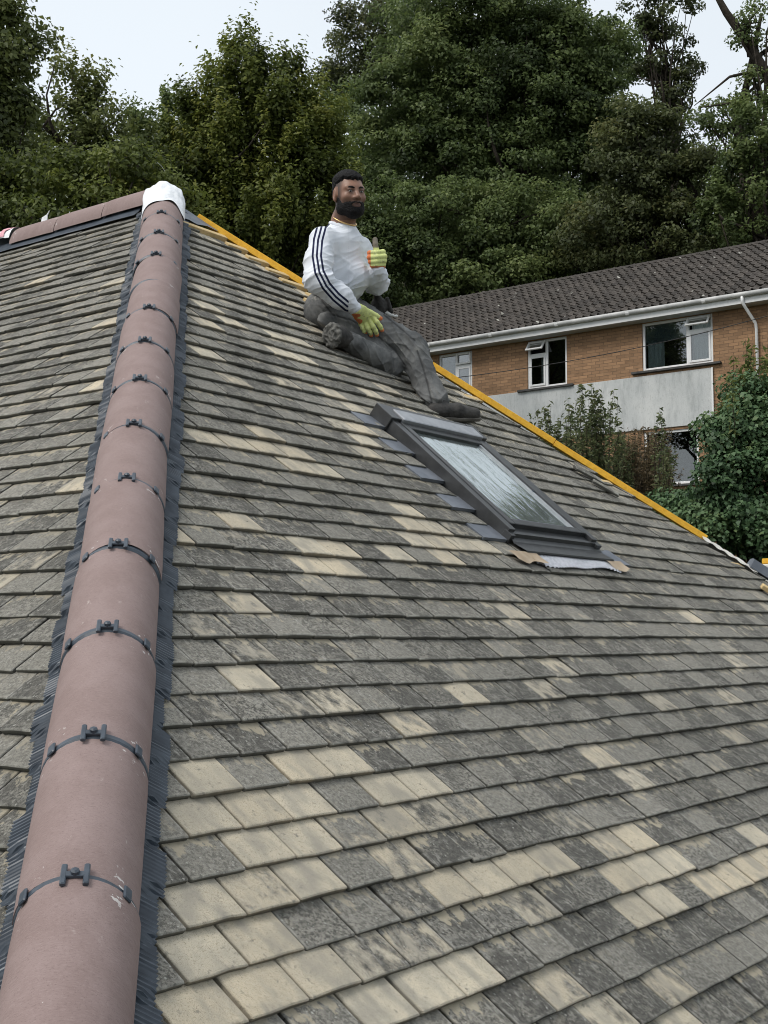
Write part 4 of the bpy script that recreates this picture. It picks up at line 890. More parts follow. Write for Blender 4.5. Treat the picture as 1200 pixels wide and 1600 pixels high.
# ------------------------------------------------------------------ the man on the roof
from mathutils import noise as mnoise
class Field:
    """signed distance field sampled on a grid; shapes are blended in where they reach"""
    def __init__(s, lo, hi, h):
        s.lo = np.asarray(lo, float); s.h = h; s.n = np.ceil((np.asarray(hi) - s.lo) / h).astype(int) + 1; s.g = np.full(s.n, .25, np.float32)
    def block(s, lo, hi):
        a = np.clip(np.floor((np.asarray(lo) - s.lo) / s.h).astype(int), 0, s.n); b = np.clip(np.ceil((np.asarray(hi) - s.lo) / s.h).astype(int) + 1, 0, s.n)
        if np.any(b <= a): return None
        ax = [(s.lo[i] + s.h * np.arange(a[i], b[i])).astype(np.float32) for i in range(3)]
        return (slice(a[0], b[0]), slice(a[1], b[1]), slice(a[2], b[2])), np.stack(np.meshgrid(*ax, indexing='ij'), -1)
    def put(s, fn, lo, hi, k=.02, mode='add'):
        q = s.block(np.asarray(lo) - .05, np.asarray(hi) + .05)
        if q is None: return
        sl_, P = q; d = fn(P).astype(np.float32); a = s.g[sl_]
        if mode == 'add': hh = np.maximum(k - np.abs(a - d), 0) / k; s.g[sl_] = np.minimum(a, d) - hh * hh * k * .25
        elif mode == 'sub': d = -d; hh = np.maximum(k - np.abs(a - d), 0) / k; s.g[sl_] = np.maximum(a, d) + hh * hh * k * .25
        elif mode == 'and': s.g[sl_] = np.maximum(a, d)
    def cone(s, a, b, ra, rb, k=.02, mode='add'):
        a, b = np.asarray(a, float), np.asarray(b, float); ab = b - a; L2 = ab @ ab + 1e-9
        def fn(P):
            t = np.clip(((P - a) @ ab) / L2, 0, 1); return np.linalg.norm(P - a - t[..., None] * ab, axis=-1) - (ra + (rb - ra) * t)
        r = max(ra, rb); s.put(fn, np.minimum(a, b) - r, np.maximum(a, b) + r, k, mode)
    def chain(s, pts, rad, k=.02):
        for i in range(len(pts) - 1): s.cone(pts[i], pts[i + 1], rad[i], rad[i + 1], k)
    def ell(s, c, r, ax=None, k=.02, mode='add'):
        c = np.asarray(c, float); r = np.asarray(r, float); A = np.eye(3) if ax is None else np.array(ax)
        def fn(P):
            q = (P - c) @ A.T / r; l = np.linalg.norm(q, axis=-1); l2 = np.linalg.norm(q / r, axis=-1) + 1e-6; return l * (l - 1) / l2
        s.put(fn, c - r.max(), c + r.max(), k, mode)
    def surf(s):
        """surface nets"""
        g = s.g; ins = g < 0; c = np.zeros(np.array(g.shape) - 1, np.int8)
        for i in (0, 1):
            for j in (0, 1):
                for k in (0, 1): c += ins[i:i + c.shape[0], j:j + c.shape[1], k:k + c.shape[2]]
        act = np.argwhere((c > 0) & (c < 8)); idx = np.full(c.shape, -1, np.int32); idx[tuple(act.T)] = np.arange(len(act))
        acc = np.zeros((len(act), 3)); cnt = np.zeros(len(act)); cor = [(i, j, k) for i in (0, 1) for j in (0, 1) for k in (0, 1)]
        val = {q: g[act[:, 0] + q[0], act[:, 1] + q[1], act[:, 2] + q[2]] for q in cor}
        for q in cor:
            for d in range(3):
                if q[d]: continue
                e = list(q); e[d] = 1; e = tuple(e); a, b = val[q], val[e]; m = (a < 0) != (b < 0)
                t = np.where(m, a / np.where(m, a - b, 1), 0); p = np.array(q, float)[None] + np.zeros((len(act), 3)); p[:, d] += t; acc[m] += p[m]; cnt[m] += 1
        V = s.lo + (act + acc / cnt[:, None]) * s.h; Q = []
        for d in range(3):
            e1, e2 = [(1, 2), (2, 0), (0, 1)][d]; sl0 = [slice(None)] * 3; sl1 = [slice(None)] * 3; sl0[d] = slice(0, -1); sl1[d] = slice(1, None); a, b = ins[tuple(sl0)], ins[tuple(sl1)]
            E_ = np.argwhere(a != b); E_ = E_[(E_[:, e1] > 0) & (E_[:, e2] > 0) & (E_[:, e1] < idx.shape[e1]) & (E_[:, e2] < idx.shape[e2])]
            if not len(E_): continue
            def cell(o1, o2):
                X = E_.copy(); X[:, e1] -= o1; X[:, e2] -= o2; return idx[tuple(X.T)]
            q = np.stack([cell(0, 0), cell(1, 0), cell(1, 1), cell(0, 1)], 1); fl = ~a[tuple(E_.T)]; q[fl] = q[fl][:, ::-1]; Q.append(q)
        Q = np.concatenate(Q); Q = Q[(Q >= 0).all(1)]; return V, Q[:, ::-1] if False else Q

def cpx(px, py, z): return np.array([(px - 600) / F * z, -(py - 800) / F * z, z])
def smooth_mesh(V, Q, it=2):
    E_ = np.concatenate([Q[:, [0, 1]], Q[:, [1, 2]], Q[:, [2, 3]], Q[:, [3, 0]]])
    for _ in range(it):
        S = np.zeros_like(V); n = np.zeros(len(V)); 
        for k_ in range(3): S[:, k_] = np.bincount(E_[:, 0], V[E_[:, 1], k_], len(V)) + np.bincount(E_[:, 1], V[E_[:, 0], k_], len(V))
        n = np.bincount(E_[:, 0], minlength=len(V)) + np.bincount(E_[:, 1], minlength=len(V)); V = V * .5 + .5 * S / np.maximum(n, 1)[:, None]
    return V
def vnormals(V, Q):
    fn = np.cross(V[Q[:, 2]] - V[Q[:, 0]], V[Q[:, 3]] - V[Q[:, 1]]); n = np.zeros_like(V)
    for j in range(4):
        for k_ in range(3): n[:, k_] += np.bincount(Q[:, j], fn[:, k_], len(V))
    return n / (np.linalg.norm(n, axis=1)[:, None] + 1e-12)
def orient(V, Q):
    v0, v1, v2 = V[Q[:, 0]], V[Q[:, 1]], V[Q[:, 2]]; vol = (np.cross(v1 - v0, v2 - v0) * v0).sum()
    c = V.mean(0); fn = np.cross(V[Q[:, 2]] - V[Q[:, 0]], V[Q[:, 3]] - V[Q[:, 1]]); vol = (fn * (V[Q].mean(1) - c)).sum()
    return Q if vol > 0 else Q[:, ::-1]
def flesh(name, fld, mat, parent, it=1, folds=None, attrs=None, origin=None):
    V, Q = fld.surf(); V = smooth_mesh(V, Q, it); Q = orient(V, Q); nm = vnormals(V, Q)
    if folds is not None: V = V + nm * folds(V, nm)[:, None]
    at = {k_: fn(V, nm) for k_, fn in attrs.items()} if attrs else None
    return mesh(name, CAM + V @ R, Q, mat, parent, at, smooth=True, origin=origin)

# joints, in the camera's axes (metres)
J = dict(pel=(517, 484, 7.47), rhip=(503, 488, 7.41), lhip=(534, 482, 7.52), rkne=(612, 573, 7.43), rank=(546, 533, 7.19), lkne=(643, 546, 7.45), lank=(677, 628, 7.31),
         neck=(536, 348, 7.37), rsh=(505, 375, 7.25), lsh=(561, 389, 7.47), relb=(497, 438, 7.12), rwri=(549, 477, 7.23), lelb=(589, 441, 7.50), lwri=(590, 424, 7.33), waist=(524, 450, 7.43))
J = {k_: cpx(*v_) for k_, v_ in J.items()}
def unit(v): return v / np.linalg.norm(v)
TU = unit(J['neck'] - J['pel']); TL = unit((J['lsh'] - J['rsh']) - TU * ((J['lsh'] - J['rsh']) @ TU)); TF = np.cross(TU, TL); TF = TF if TF[2] < 0 else -TF
HC = cpx(545, 306, 7.33); hy = math.radians(27)
HF = unit(np.array([math.sin(hy), -.06, -math.cos(hy)])); HU = unit(np.array([-.05, 1, .0]) - HF * (np.array([-.05, 1, 0]) @ HF)); HL = np.cross(HU, HF); HL = HL if HL[0] > 0 else -HL
HS = 1.07
def hp(l, u, f): return HC + (HL * l + HU * u + HF * f) * HS
HAX = (HL, HU, HF)
def head_shapes(fl, g=0.0, feat=True):
    E_ = lambda c, r, k=.02, m='add', ax=HAX: fl.ell(hp(*c), np.array(r) * HS + g, ax, k, m)
    E_((0, .034, -.012), (.075, .088, .095), .02); E_((0, -.012, .022), (.066, .078, .074), .03); E_((0, -.062, .038), (.050, .052, .058), .03); E_((0, -.092, .062), (.026, .022, .028), .025)
    E_((0, .030, .066), (.056, .020, .026), .02)
    for s_ in (-1, 1):
        E_((s_ * .040, -.018, .066), (.024, .022, .022), .02); E_((s_ * .052, -.07, .012), (.02, .03, .032), .02)
        if feat:
            E_((s_ * .031, .012, .098), (.017, .011, .014), .012, 'sub')
            E_((s_ * .031, .017, .083), (.016, .007, .010), .006); E_((s_ * .031, .003, .083), (.015, .005, .009), .006)
            E_((s_ * .077, .000, -.010), (.009, .032, .020), .006); E_((s_ * .085, .006, -.012), (.007, .019, .010), .006, 'sub'); E_((s_ * .077, -.026, -.004), (.007, .010, .009), .006)
    if feat:
        fl.chain([hp(0, .018, .088), hp(0, -.004, .101), hp(0, -.020, .112)], [.008, .010, .014], .012)
        for s_ in (-1, 1): E_((s_ * .013, -.024, .098), (.011, .009, .012), .008)
        E_((0, -.052, .090), (.024, .007, .010), .008); E_((0, -.064, .089), (.021, .008, .010), .008); E_((0, -.0575, .102), (.020, .0022, .008), .003, 'sub')
# hands: wrist, palm, finger chains (thumb first)
RH = dict(palm=[(556, 483, 7.25), (572, 497, 7.325)], kn=[(582, 494, 7.325), (577, 500, 7.33), (570.5, 504, 7.335), (563.5, 506, 7.335)],
          fing=[[(566, 482, 7.27), (579, 488, 7.31), (588, 493, 7.325), (594.5, 497.5, 7.335)], [(582, 494, 7.325), (589, 503, 7.32), (594, 510, 7.335), (597, 516, 7.355)], [(577, 500, 7.33), (583, 510, 7.32), (587, 517, 7.335), (589, 523, 7.36)],
                [(570.5, 504, 7.335), (575, 513, 7.325), (578.5, 519, 7.34), (580, 524, 7.36)], [(563.5, 506, 7.335), (566.5, 513, 7.335), (569, 517.5, 7.345), (571, 521, 7.36)]])
LH = dict(palm=[(591, 416, 7.33), (590, 402, 7.335)], kn=[],
          fing=[[(591, 400, 7.325), (588, 391, 7.30), (586.5, 382, 7.297), (586, 374.5, 7.305)]] + [[(599.5 + a, y - .5, 7.325), (600 + a, y, 7.285 + d_), (589, y + .8, 7.262 + d_), (579 + b, y + 1.5, 7.270 + d_), (578.5 + b, y + 1.5, 7.295)] for y, a, b, d_ in ((393.8, -1.5, -1.5, .004), (400.8, .8, -2.0, -.002), (407.5, .3, -.3, .001), (413.4, -1.2, 2.2, .008))])
def hand(fl, H, g=0.):
    a, b = (cpx(*p) for p in H['palm']); 
    if H is RH:
        L_ = unit(cpx(*H['kn'][0]) - cpx(*H['kn'][3])); D_ = unit(b - a); D_ = unit(D_ - L_ * (D_ @ L_)); N_ = np.cross(L_, D_); fl.ell((a + b) / 2, (.046 + g, .064 + g, .021 + g), (L_, D_, N_), .016)
        for kx in H['kn']: fl.cone((a + cpx(*kx)) / 2, cpx(*kx), .012 + g, .0105 + g, .01)
    else:
        fl.ell((a + b) / 2 + np.array([.008, 0, .0]), (.036 + g, .045 + g, .030 + g), None, .012)
    for i, ch in enumerate(H['fing']):
        n_ = len(ch); r0 = [.0125, .0116, .0120, .0114, .0100][i] if H is RH else [.0145, .0130, .0134, .0128, .0114][i]; fl.chain([cpx(*p) for p in ch], list(np.linspace(r0 + g, r0 * .82 + g, n_)), .0045)
# --- body: one skin from crown to toes
ps = np.array(list(J.values())); lo, hi = ps.min(0) - .22, ps.max(0) + .22; hi[1] = hp(0, .14, 0)[1] + .02; hi[0] = cpx(760, 650, 7.4)[0]; lo[2] -= .02
bd = Field(lo, hi, .005)
head_shapes(bd)
bd.chain([hp(0, -.05, -.02), J['neck'] + TU * .01, J['neck'] - TU * .06], [.060, .062, .075], .03)
bd.ell(J['neck'] - TU * .17, (.155, .14, .105), (TL, TU, TF), .05); bd.ell(J['waist'] + TU * .03, (.135, .14, .10), (TL, TU, TF), .05); bd.ell(J['pel'], (.15, .11, .105), (TL, TU, TF), .05)
for s_ in 'rl':
    bd.chain([J[s_ + 'sh'], J[s_ + 'elb'], J[s_ + 'wri']], [.056, .043, .027], .04); bd.chain([J[s_ + 'hip'], J[s_ + 'kne'], J[s_ + 'ank']], [.080, .050, .034], .04)
    a = J[s_ + 'ank']; bd.chain([a - np.array([0, .03, 0]) * (s_ == 'l'), a + (np.array([.13, -.055, .05]) if s_ == 'l' else np.array([-.07, .02, -.08]))], [.032, .022], .02)
bd.cone(J['rwri'], cpx(*RH['palm'][0]), .026, .024, .02); bd.cone(J['lwri'], cpx(*LH['palm'][0]), .026, .024, .02)
hand(bd, RH, -.004); hand(bd, LH, -.004)
def skin_attr(V, nm):
    q = (V - HC) @ np.array(HAX).T / HS; u, f, l = q[:, 1], q[:, 2], q[:, 0]
    lips = np.exp(-((u + .060) / .010) ** 2 - (l / .020) ** 2) * (f > .07)
    sock = np.exp(-((u - .012) / .014) ** 2 - ((np.abs(l) - .031) / .020) ** 2) * (f > .05)
    return np.clip(.5 + .5 * lips - .45 * sock, 0, 1)
def stub_attr(V, nm):
    q = (V - HC) @ np.array(HAX).T / HS; l, u, f = q[:, 0], q[:, 1], q[:, 2]
    side = np.clip((.055 - f) / .025, 0, 1) * np.clip((np.abs(l) - .045) / .012, 0, 1) * np.clip((.10 - u) / .02, 0, 1) * np.clip((u + .10) / .03, 0, 1) * (np.abs(l) < .0785)
    back = np.clip((-.02 - f) / .02, 0, 1) * (u > -.07); ear = (np.abs(l) > .072) & (u > -.045) & (u < .04) & (f > -.035) & (f < .02)
    chk = np.clip((-.012 - u + .12 * (.06 - f)) / .03, 0, 1) * (u > -.13) * (f > -.02)
    return np.clip(np.maximum.reduce([.8 * side, .9 * back, .55 * chk]), 0, 1) * np.where(ear, 0, 1)
sk = N('skin'); c = sk.mix(sk.ramp(sk.attr('tone'), .1, .5), (.090, .046, .032), (.235, .120, .078)); c = sk.mix(sk.ramp(sk.attr('tone'), .55, .95), c, (.17, .07, .055)); c = sk.mix(sk.ramp(sk.noise(sk.obj(), 28, 4), .4, .7, 0, .3), c, (.27, .15, .10)); sk.bump(sk.noise(sk.obj(), 400, 2), .1, .001)
c = sk.mix(sk.attr('stub'), c, (.022, .018, .016)); skin = sk.done(c, .48, .45); sk.p.inputs['Subsurface Weight'].default_value = .08; sk.p.inputs['Subsurface Radius'].default_value = (.01, .004, .002)
seat = CAM + cpx(510, 515, 7.40) @ R
person = flesh('person', bd, skin, None, 1, attrs=dict(tone=skin_attr, stub=stub_attr), origin=seat)
tag(person, 'man in a white sweatshirt with striped sleeve sitting on the slope giving a thumbs up', 'person')
# hair and beard: shells over the head
def region(fl, fn, c, r): fl.put(fn, c - r, c + r, .01, 'and')
def loc(P): return np.stack([(P - HC) @ a / HS for a in HAX], -1)
hl = HC - .17; hh_ = HC + .17
def shell(thick):
    f = Field(hl, hh_, .0032); head_shapes(f, 0., False); _, P = f.block(hl - 1, hh_ + 1); q = loc(P); f.g -= thick(q[..., 0], q[..., 1], q[..., 2]).astype(np.float32); return f
def hair_t(l, u, f):
    line = .062 + .010 * np.clip((np.abs(l) - .03) / .02, 0, 1) * (f > .04) + .004 * np.sin(l * 230 + 1)
    line = np.where(f > .045, line, np.where(f > -.005, .034 + (f + .005) * .56, -.02 + np.clip((f + .045) / .04, 0, 1) * .054))
    t = np.clip((u - line) / .022, 0, 1); top = np.clip((u - .055) / .035, 0, 1)
    return -.005 + t * (.0085 + .0125 * top)
hr = shell(hair_t)
def fuzz(amp, sc): return lambda V, nm: amp * np.array([mnoise.noise(Vector(p * sc)) + .6 * mnoise.noise(Vector(p * sc * 2.3)) for p in V])
hm = N('black_hair'); c = hm.mix(hm.ramp(hm.noise(hm.obj(), 160, 3, .7), .35, .7), (.003, .003, .0035), (.012, .011, .011)); hm.bump(hm.noise(hm.obj(), 260, 3), .8, .004); hairm = hm.done(c, .7, .2)
flesh('hair', hr, hairm, person, 1, fuzz(.0028, 110))
def beard_t(l, u, f):
    line = np.where(f > .060, -.036, -.036 + np.clip((.060 - f) / .055, 0, 1) * .040 - .012 * np.exp(-((f - .045) / .018) ** 2))
    t = np.clip((line - u) / .016, 0, 1) * np.clip((f + .012) / .012, 0, 1) * np.clip((u + .150) / .01, 0, 1)
    chin = np.exp(-((u + .105) / .035) ** 2 - ((f - .07) / .05) ** 2); mou = np.exp(-((u + .044) / .008) ** 2 - (l / .03) ** 2) * (f > .06)
    mouth = np.clip(1.35 - np.sqrt((l / .021) ** 2 + ((u + .0605) / .0085) ** 2), 0, 1) * (f > .06)
    return -.005 + t * (.0085 + .008 * chin + .005 * mou) - .03 * np.clip(mouth * 1.6, 0, 1)
br = shell(beard_t)
flesh('beard', br, hairm, person, 1, fuzz(.0022, 150))
eyew = N('eye_white').done((.30, .28, .26), .25, .5); iris = N('iris').done((.012, .008, .006), .15, .5)
def ball(name, c, r, ax, mat, parent, k_=10):
    V = []; Fc = []
    for i in range(k_ + 1):
        for j in range(2 * k_):
            th, f_ = math.pi * i / k_, math.pi * j / k_; V.append(c + ax[0] * r[0] * math.sin(th) * math.cos(f_) + ax[1] * r[1] * math.sin(th) * math.sin(f_) + ax[2] * r[2] * math.cos(th))
    m_ = 2 * k_; Fc = [(i * m_ + j, (i + 1) * m_ + j, (i + 1) * m_ + (j + 1) % m_, i * m_ + (j + 1) % m_) for i in range(k_) for j in range(m_)]
    return mesh(name, CAM + np.array(V) @ R, Fc, mat, parent, smooth=True)
for s_ in (-1, 1):
    e = ball('eye', hp(s_ * .031, .0095, .0815), (.0125, .0075, .0115), HAX, eyew, person); ball('iris', hp(s_ * .031 - .002, .0095, .0925), (.0052, .0052, .0022), HAX, iris, e)
    mb = MB(); mb.tube([CAM + hp(s_ * a, u_, f_) @ R for a, u_, f_ in ((.012, .026, .0935), (.024, .031, .092), (.038, .031, .086), (.050, .025, .075))], [.0042, .0056, .0050, .0024], 7); mb.build('eyebrow', hairm, person, smooth=True)
# sweatshirt
sw = Field(lo, hi, .005)
sw.ell(J['neck'] - TU * .185 + TF * .012, (.165, .155, .128), (TL, TU, TF), .05); sw.ell(J['waist'] + TU * .05 + TF * .022, (.162, .15, .13), (TL, TU, TF), .06); sw.cone(J['rsh'] - TU * .005, J['lsh'] - TU * .005, .064, .064, .05)
sw.chain([J['neck'] - TU * .075, J['neck'] + TU * .004], [.105, .064], .05)
sw.ell(cpx(556, 432, 7.36), (.085, .085, .08), (TL, TU, TF), .05)
sw.chain([J['rsh'], J['rsh'] * .45 + J['relb'] * .55 + np.array([-.012, 0, 0]), J['relb'], J['relb'] * .35 + J['rwri'] * .65, J['rwri'] * .94 + J['relb'] * .06], [.070, .072, .070, .062, .048], .04)
sw.chain([J['rwri'] * .9 + J['relb'] * .1, J['rwri'] + unit(J['rwri'] - J['relb']) * .022], [.039, .037], .006)
sw.chain([J['lsh'], J['lsh'] * .5 + J['lelb'] * .5, J['lelb'], J['lelb'] * .4 + J['lwri'] * .6, J['lwri'] * .9 + J['lelb'] * .1], [.068, .066, .060, .054, .045], .03)
sw.chain([J['lwri'] * .85 + J['lelb'] * .15, J['lwri'] + unit(J['lwri'] - J['lelb']) * .02], [.038, .037], .006)
def hem(P):                                       # cut off below the hem, which runs down towards the front
    q = P - J['waist']; u = q @ TU; f = q @ TF; l = q @ TL; 
    arm = np.minimum(np.linalg.norm(P - J['relb'], axis=-1), np.linalg.norm(P - J['rwri'], axis=-1)) < .115
    arm |= (np.linalg.norm(P - J['rwri'] * .5 - J['relb'] * .5, axis=-1) < .10) | (np.linalg.norm(P - J['lelb'], axis=-1) < .10) | (np.linalg.norm(P - J['lwri'], axis=-1) < .09)
    return np.where(arm, -.05, -(u + .035 + .30 * np.clip(f, -.1, .2) + .05 * l))
sw.put(hem, lo, hi, .01, 'and')
sw.cone(J['neck'] - TU * .0, hp(0, -.06, 0), .060, .055, .008, 'sub')
STR = np.array([(516, 338), (503, 352), (497, 375), (495, 400), (499, 425), (510, 447), (525, 464), (543, 479)], float); STR2 = np.array([(606, 405), (607, 430)], float)
def proj2(V): return np.stack([600 + F * V[:, 0] / V[:, 2], 800 - F * V[:, 1] / V[:, 2]], 1)
def stripe(V, nm):
    p = proj2(V); best = np.full(len(V), 1e9); sg = np.zeros(len(V))
    for a, b in zip(STR[:-1], STR[1:]):
        ab = b - a; t = np.clip(((p - a) @ ab) / (ab @ ab), -.0 if a[1] > 339 else 0, 1); d = p - a - t[:, None] * ab; dist = np.linalg.norm(d, axis=1); m = dist < best; cr_ = ab[0] * d[:, 1] - ab[1] * d[:, 0]; best[m] = dist[m]; sg[m] = np.sign(cr_[m]) * dist[m]
    s_ = sg * .00353; vis = (nm * V).sum(1) < 0.02 * 7; dpt = V[:, 2] < 7.42; end = p[:, 0] < 545
    return np.where(vis & dpt & end, s_, .5)
ax_r, ax_f = unit(J['relb'] - J['rsh']), unit(J['rwri'] - J['relb'])
def cloth(V, nm):
    out = np.zeros(len(V))
    for i, p in enumerate(V):
        de = min(np.linalg.norm(p - J['relb']), np.linalg.norm(p - J['lelb'])); dw = np.linalg.norm(p - J['waist'])
        w_ = .35 + 1.1 * math.exp(-(de / .10) ** 2) + .8 * math.exp(-(dw / .16) ** 2)
        q = Vector((p[0] * 9 + p[1] * 5, p[1] * 16 - p[0] * 7, p[2] * 8)); a = mnoise.noise(q); b = mnoise.noise(q * 2.1 + Vector((3, 1, 7)))
        c2 = mnoise.noise(Vector((p[0] * 4 + 9, p[1] * 30 - p[0] * 14, p[2] * 6))); out[i] = w_ * (.012 * ((1 - abs(a)) ** 4 - .38) + .002 * b + .007 * ((1 - abs(c2)) ** 6 - .3))
    return out
sm = N('sweatshirt'); sp_ = sm.attr('stripe'); a_ = sm.math('ABSOLUTE', sp_); m1 = sm.ramp(a_, .0048, .0064, 1, 0); m2 = sm.ramp(sm.math('ABSOLUTE', sm.math('SUBTRACT', a_, .023)), .0048, .0064, 1, 0)
c = sm.mix(sm.ramp(sm.noise(sm.obj(), 6, 4), .35, .7), (.68, .71, .77), (.76, .78, .82)); c = sm.mix(sm.ramp(sm.noise(sm.obj(), 14, 5, .7), .60, .78, 0, .5), c, (.40, .41, .42)); c = sm.mix(sm.math('MAXIMUM', m1, m2), c, (.016, .020, .055)); sm.bump(sm.noise(sm.obj(), 700, 2), .3, .002)
sweat = sm.done(c, .92, .2)
flesh('sweatshirt', sw, sweat, person, 1, cloth, dict(stripe=stripe))
# trousers
tr = Field(lo, hi, .005)
tr.ell(J['pel'] + TU * .0, (.168, .125, .128), (TL, TU, TF), .05); tr.chain([J['lhip'], J['lhip'] * .5 + J['lkne'] * .5 - np.array([0, .006, 0]), J['lkne'], J['lkne'] * .55 + J['lank'] * .45, J['lank'] + np.array([.0, .01, 0])], [.108, .098, .090, .074, .080], .014)
tr.chain([J['rhip'], J['rhip'] * .5 + J['rkne'] * .5, J['rkne'], J['rkne'] * .5 + J['rank'] * .5, J['rank']], [.105, .084, .068, .060, .056], .018)
tr.ell(cpx(512, 500, 7.28), (.055, .045, .05), None, .015)
tr.put(lambda P: (P - J['waist']) @ TU - .015, lo, hi, .01, 'and')
def tfold(V, nm):
    out = np.zeros(len(V))
    for i, p in enumerate(V):
        dk = min(np.linalg.norm(p - J['lkne']), np.linalg.norm(p - J['rkne']), np.linalg.norm(p - J['lank']) * 1.0); w_ = .5 + 1.0 * math.exp(-(dk / .10) ** 2)
        q = Vector((p[0] * 7 - p[1] * 9, p[1] * 12 + p[0] * 9, p[2] * 9)); c2 = mnoise.noise(Vector((p[0] * 22 + p[1] * 16, p[1] * 5 - p[0] * 4, p[2] * 7))); out[i] = w_ * (.011 * ((1 - abs(mnoise.noise(q))) ** 5 - .35) + .002 * mnoise.noise(q * 2.3) + .010 * ((1 - abs(c2)) ** 8 - .25))
    return out
tm = N('work_trousers'); c = tm.mix(tm.ramp(tm.noise(tm.obj(), 6, 5, .65), .35, .68), (.085, .087, .088), (.195, .196, .192)); c = tm.mix(tm.ramp(tm.noise(tm.obj(), 13, 5, .7), .56, .74, 0, .7), c, (.36, .35, .32)); tm.bump(tm.noise(tm.obj(), 500, 2), .3, .002)
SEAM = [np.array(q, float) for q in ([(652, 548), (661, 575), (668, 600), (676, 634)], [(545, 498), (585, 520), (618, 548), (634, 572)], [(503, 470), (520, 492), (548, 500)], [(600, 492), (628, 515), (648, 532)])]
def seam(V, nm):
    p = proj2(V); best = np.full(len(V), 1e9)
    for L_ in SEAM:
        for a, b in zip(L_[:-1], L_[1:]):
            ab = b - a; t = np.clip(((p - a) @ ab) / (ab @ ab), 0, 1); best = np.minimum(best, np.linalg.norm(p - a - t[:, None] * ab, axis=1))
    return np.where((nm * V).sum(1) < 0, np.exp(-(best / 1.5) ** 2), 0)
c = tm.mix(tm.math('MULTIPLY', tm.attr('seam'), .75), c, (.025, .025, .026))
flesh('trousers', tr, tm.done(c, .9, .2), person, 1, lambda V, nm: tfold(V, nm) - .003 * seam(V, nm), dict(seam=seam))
# gloves
gm_ = N('glove'); tp = gm_.attr('tip'); c = gm_.mix(gm_.ramp(gm_.noise(gm_.obj(), 30, 4, .7), .5, .72, 0, .7), (.64, .69, .27), (.38, .41, .24)); c = gm_.mix(gm_.ramp(tp, .35, .6), c, (.66, .20, .08)); c = gm_.mix(gm_.ramp(gm_.noise(gm_.obj(), 60, 3), .58, .72, 0, .6), c, (.16, .14, .11)); c = gm_.mix(gm_.ramp(gm_.attr('worn'), .3, .7), c, (.22, .19, .15)); gm_.bump(gm_.noise(gm_.obj(), 300, 2), .4, .002); glove = gm_.done(c, .8, .3)
def glove_obj(H, wri, elb):
    pts = np.array([cpx(*p) for ch in H['fing'] for p in ch] + [cpx(*p) for p in H['palm']]); f = Field(pts.min(0) - .06, pts.max(0) + .06, .003); hand(f, H, .0025)
    f.cone(wri + unit(wri - elb) * .004, cpx(*H['palm'][0]), .034, .036, .015)
    tips = [cpx(*ch[-1]) for ch in H['fing']]
    if H is RH:
        def tip(V, nm): return np.maximum.reduce([np.exp(-(np.linalg.norm(V - t, axis=1) / .019) ** 2) for t in tips] + [np.clip((nm[:, 1] < -.8) * .9, 0, 1) * (proj2(V)[:, 0] < 566)])
        worn = lambda V, nm: np.zeros(len(V))
    else:
        def tip(V, nm): p = proj2(V); return np.clip(np.maximum((581 - p[:, 0]) / 4, (p[:, 1] - 414) / 4), 0, 1) * (p[:, 1] > 390)
        worn = lambda V, nm: np.clip((389 - proj2(V)[:, 1]) / 4, 0, 1)
    flesh('glove', f, glove, person, 1, None, dict(tip=tip, worn=worn))
glove_obj(RH, J['rwri'], J['relb']); glove_obj(LH, J['lwri'], J['lelb'])
# boots
bootm = simple('boot_leather', (.022, .021, .020), (.060, .056, .052), 14, .7, .3, bump=.5, bscale=50); solem = simple('boot_sole', (.075, .070, .062), (.13, .12, .105), 20, .85, .2)
def boot(a, toe, heel):
    f = Field(np.minimum(a, toe) - .14, np.maximum(a, toe) + .14, .004); d = unit(toe - heel); upv = np.array([.3, .93, -.2]); upv = unit(upv - d * (upv @ d)); sd_ = np.cross(d, upv)
    f.chain([a + upv * .035, a - upv * .02], [.050, .048], .02); f.chain([heel + upv * .042, heel * .5 + toe * .5 + upv * .040, toe - d * .035 + upv * .030], [.042, .044, .036], .03); f.put(lambda P: -((P - heel) @ upv) + .014, np.minimum(a, toe) - .1, np.maximum(a, toe) + .1, .01, 'and')
    b_ = flesh('boot', f, bootm, person, 1, fuzz(.002, 40))
    f = Field(np.minimum(a, toe) - .14, np.maximum(a, toe) + .14, .004); f.chain([heel + upv * .01, heel * .5 + toe * .5 + upv * .01, toe - d * .032 + upv * .012], [.044, .046, .042], .03); f.put(lambda P: np.abs((P - heel) @ upv - .006) - .011, np.minimum(a, toe) - .1, np.maximum(a, toe) + .1, .01, 'and')
    flesh('boot_sole', f, solem, b_, 0)
boot(J['lank'] + np.array([.012, -.035, -.005]), cpx(747, 655, 7.42), cpx(676, 653, 7.25))
# the tucked foot: its sole faces the camera
sn = unit(np.array([-.50, -.12, -.86])); su = unit(np.array([.25, 1, -.25]) - sn * (np.array([.25, 1, -.25]) @ sn)); sv = np.cross(sn, su); sc_ = cpx(519, 524, 7.07)
f = Field(sc_ - .16, sc_ + .16, .004); f.ell(sc_ - sn * .045, (.052, .062, .055), (sv, su, sn), .02); f.cone(sc_ - sn * .05, J['rank'], .052, .048, .03); b2 = flesh('boot', f, bootm, person, 1, fuzz(.002, 40))
f = Field(sc_ - .16, sc_ + .16, .0035); f.ell(sc_, (.058, .068, .018), (sv, su, sn), .006); flesh('boot_sole', f, simple('dusty_sole', (.05, .05, .047), (.20, .195, .18), 30, .9, .2, bump=.6, bscale=60), b2, 1, lambda V, nm: .006 * np.array([1 - 2.4 * abs(mnoise.noise(Vector(p * 42))) for p in V]))
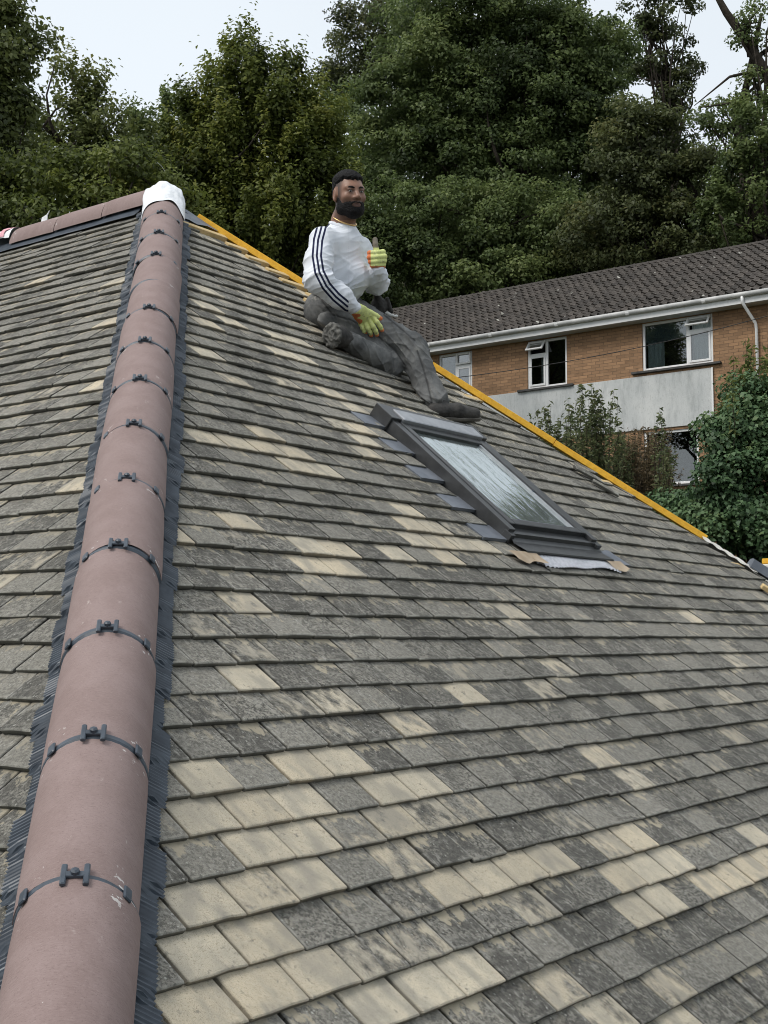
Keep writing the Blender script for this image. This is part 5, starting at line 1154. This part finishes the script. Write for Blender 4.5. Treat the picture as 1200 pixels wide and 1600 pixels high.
# belt, tool pouch, chain
bl = MB(); th = np.linspace(0, 2 * math.pi, 33); belt = [J['waist'] - TU * .012 + TL * .150 * math.cos(a) + TF * .116 * math.sin(a) for a in th]
G = [[CAM + (p + TU * h_ + (p - J['waist']) * .02) @ R for p in belt] for h_ in (-.028, .03)]; bl.sheet(G); bl.build('belt', simple('belt_webbing', (.010, .010, .011), (.022, .022, .023), 30, .8, .2), person, smooth=True)
po = Field(cpx(560, 520, 7.3), cpx(650, 440, 7.9) + np.array([0, 0, 0]), .004)
po = Field(np.array([cpx(570, 500, 7.4)[0], cpx(570, 510, 7.4)[1], 7.35]), np.array([cpx(645, 500, 7.6)[0], cpx(570, 440, 7.6)[1], 7.85]), .004)
po.ell(cpx(592, 482, 7.60), (.05, .07, .045), None, .02); po.chain([cpx(589, 462, 7.58), cpx(594, 480, 7.58)], [.021, .023], .01); po.chain([cpx(605, 467, 7.6), cpx(611, 487, 7.6)], [.012, .014], .008)
pouch = flesh('tool_pouch', po, simple('pouch_leather', (.016, .015, .014), (.04, .037, .034), 25, .75, .3, bump=.4), person, 1, fuzz(.002, 50))
rg_ = Field(cpx(590, 505, 7.45), cpx(632, 475, 7.75), .003); rg_ = Field(np.array([cpx(595, 0, 7.55)[0], cpx(0, 505, 7.55)[1], 7.48]), np.array([cpx(630, 0, 7.55)[0], cpx(0, 478, 7.55)[1], 7.62]), .003); rg_.chain([cpx(605, 490, 7.55), cpx(612, 493, 7.54), cpx(620, 494, 7.55)], [.012, .008, .008], .01); flesh('rag', rg_, fabric('pale_rag', (.5, .5, .48), (.6, .6, .58)), pouch, 1, fuzz(.004, 60))
gold = N('gold_chain').done((.75, .50, .22), .35, .5, .8)
mb = MB(); ch = []
for a in np.linspace(-2.5, 2.5, 40): ch.append(CAM + (J['neck'] + TU * (.012 - .018 * math.cos(a)) + TL * .070 * math.sin(a) + TF * (.064 * math.cos(a) + .012)) @ R)
mb.tube(ch, .0042, 6); mb.build('neck_chain', gold, person, smooth=True)
cb = N('collar_rib'); collar = fabric('collar_rib', (.66, .69, .75), (.72, .74, .79), 20)
mb = MB(); mb.tube([CAM + (J['neck'] + TU * (-.012 - .030 * max(0, math.cos(a))) + TL * .074 * math.sin(a) + TF * (.074 * math.cos(a) + .006)) @ R for a in np.linspace(0, 2 * math.pi, 49)], .011, 8, False); mb.build('collar', collar, person, smooth=True)
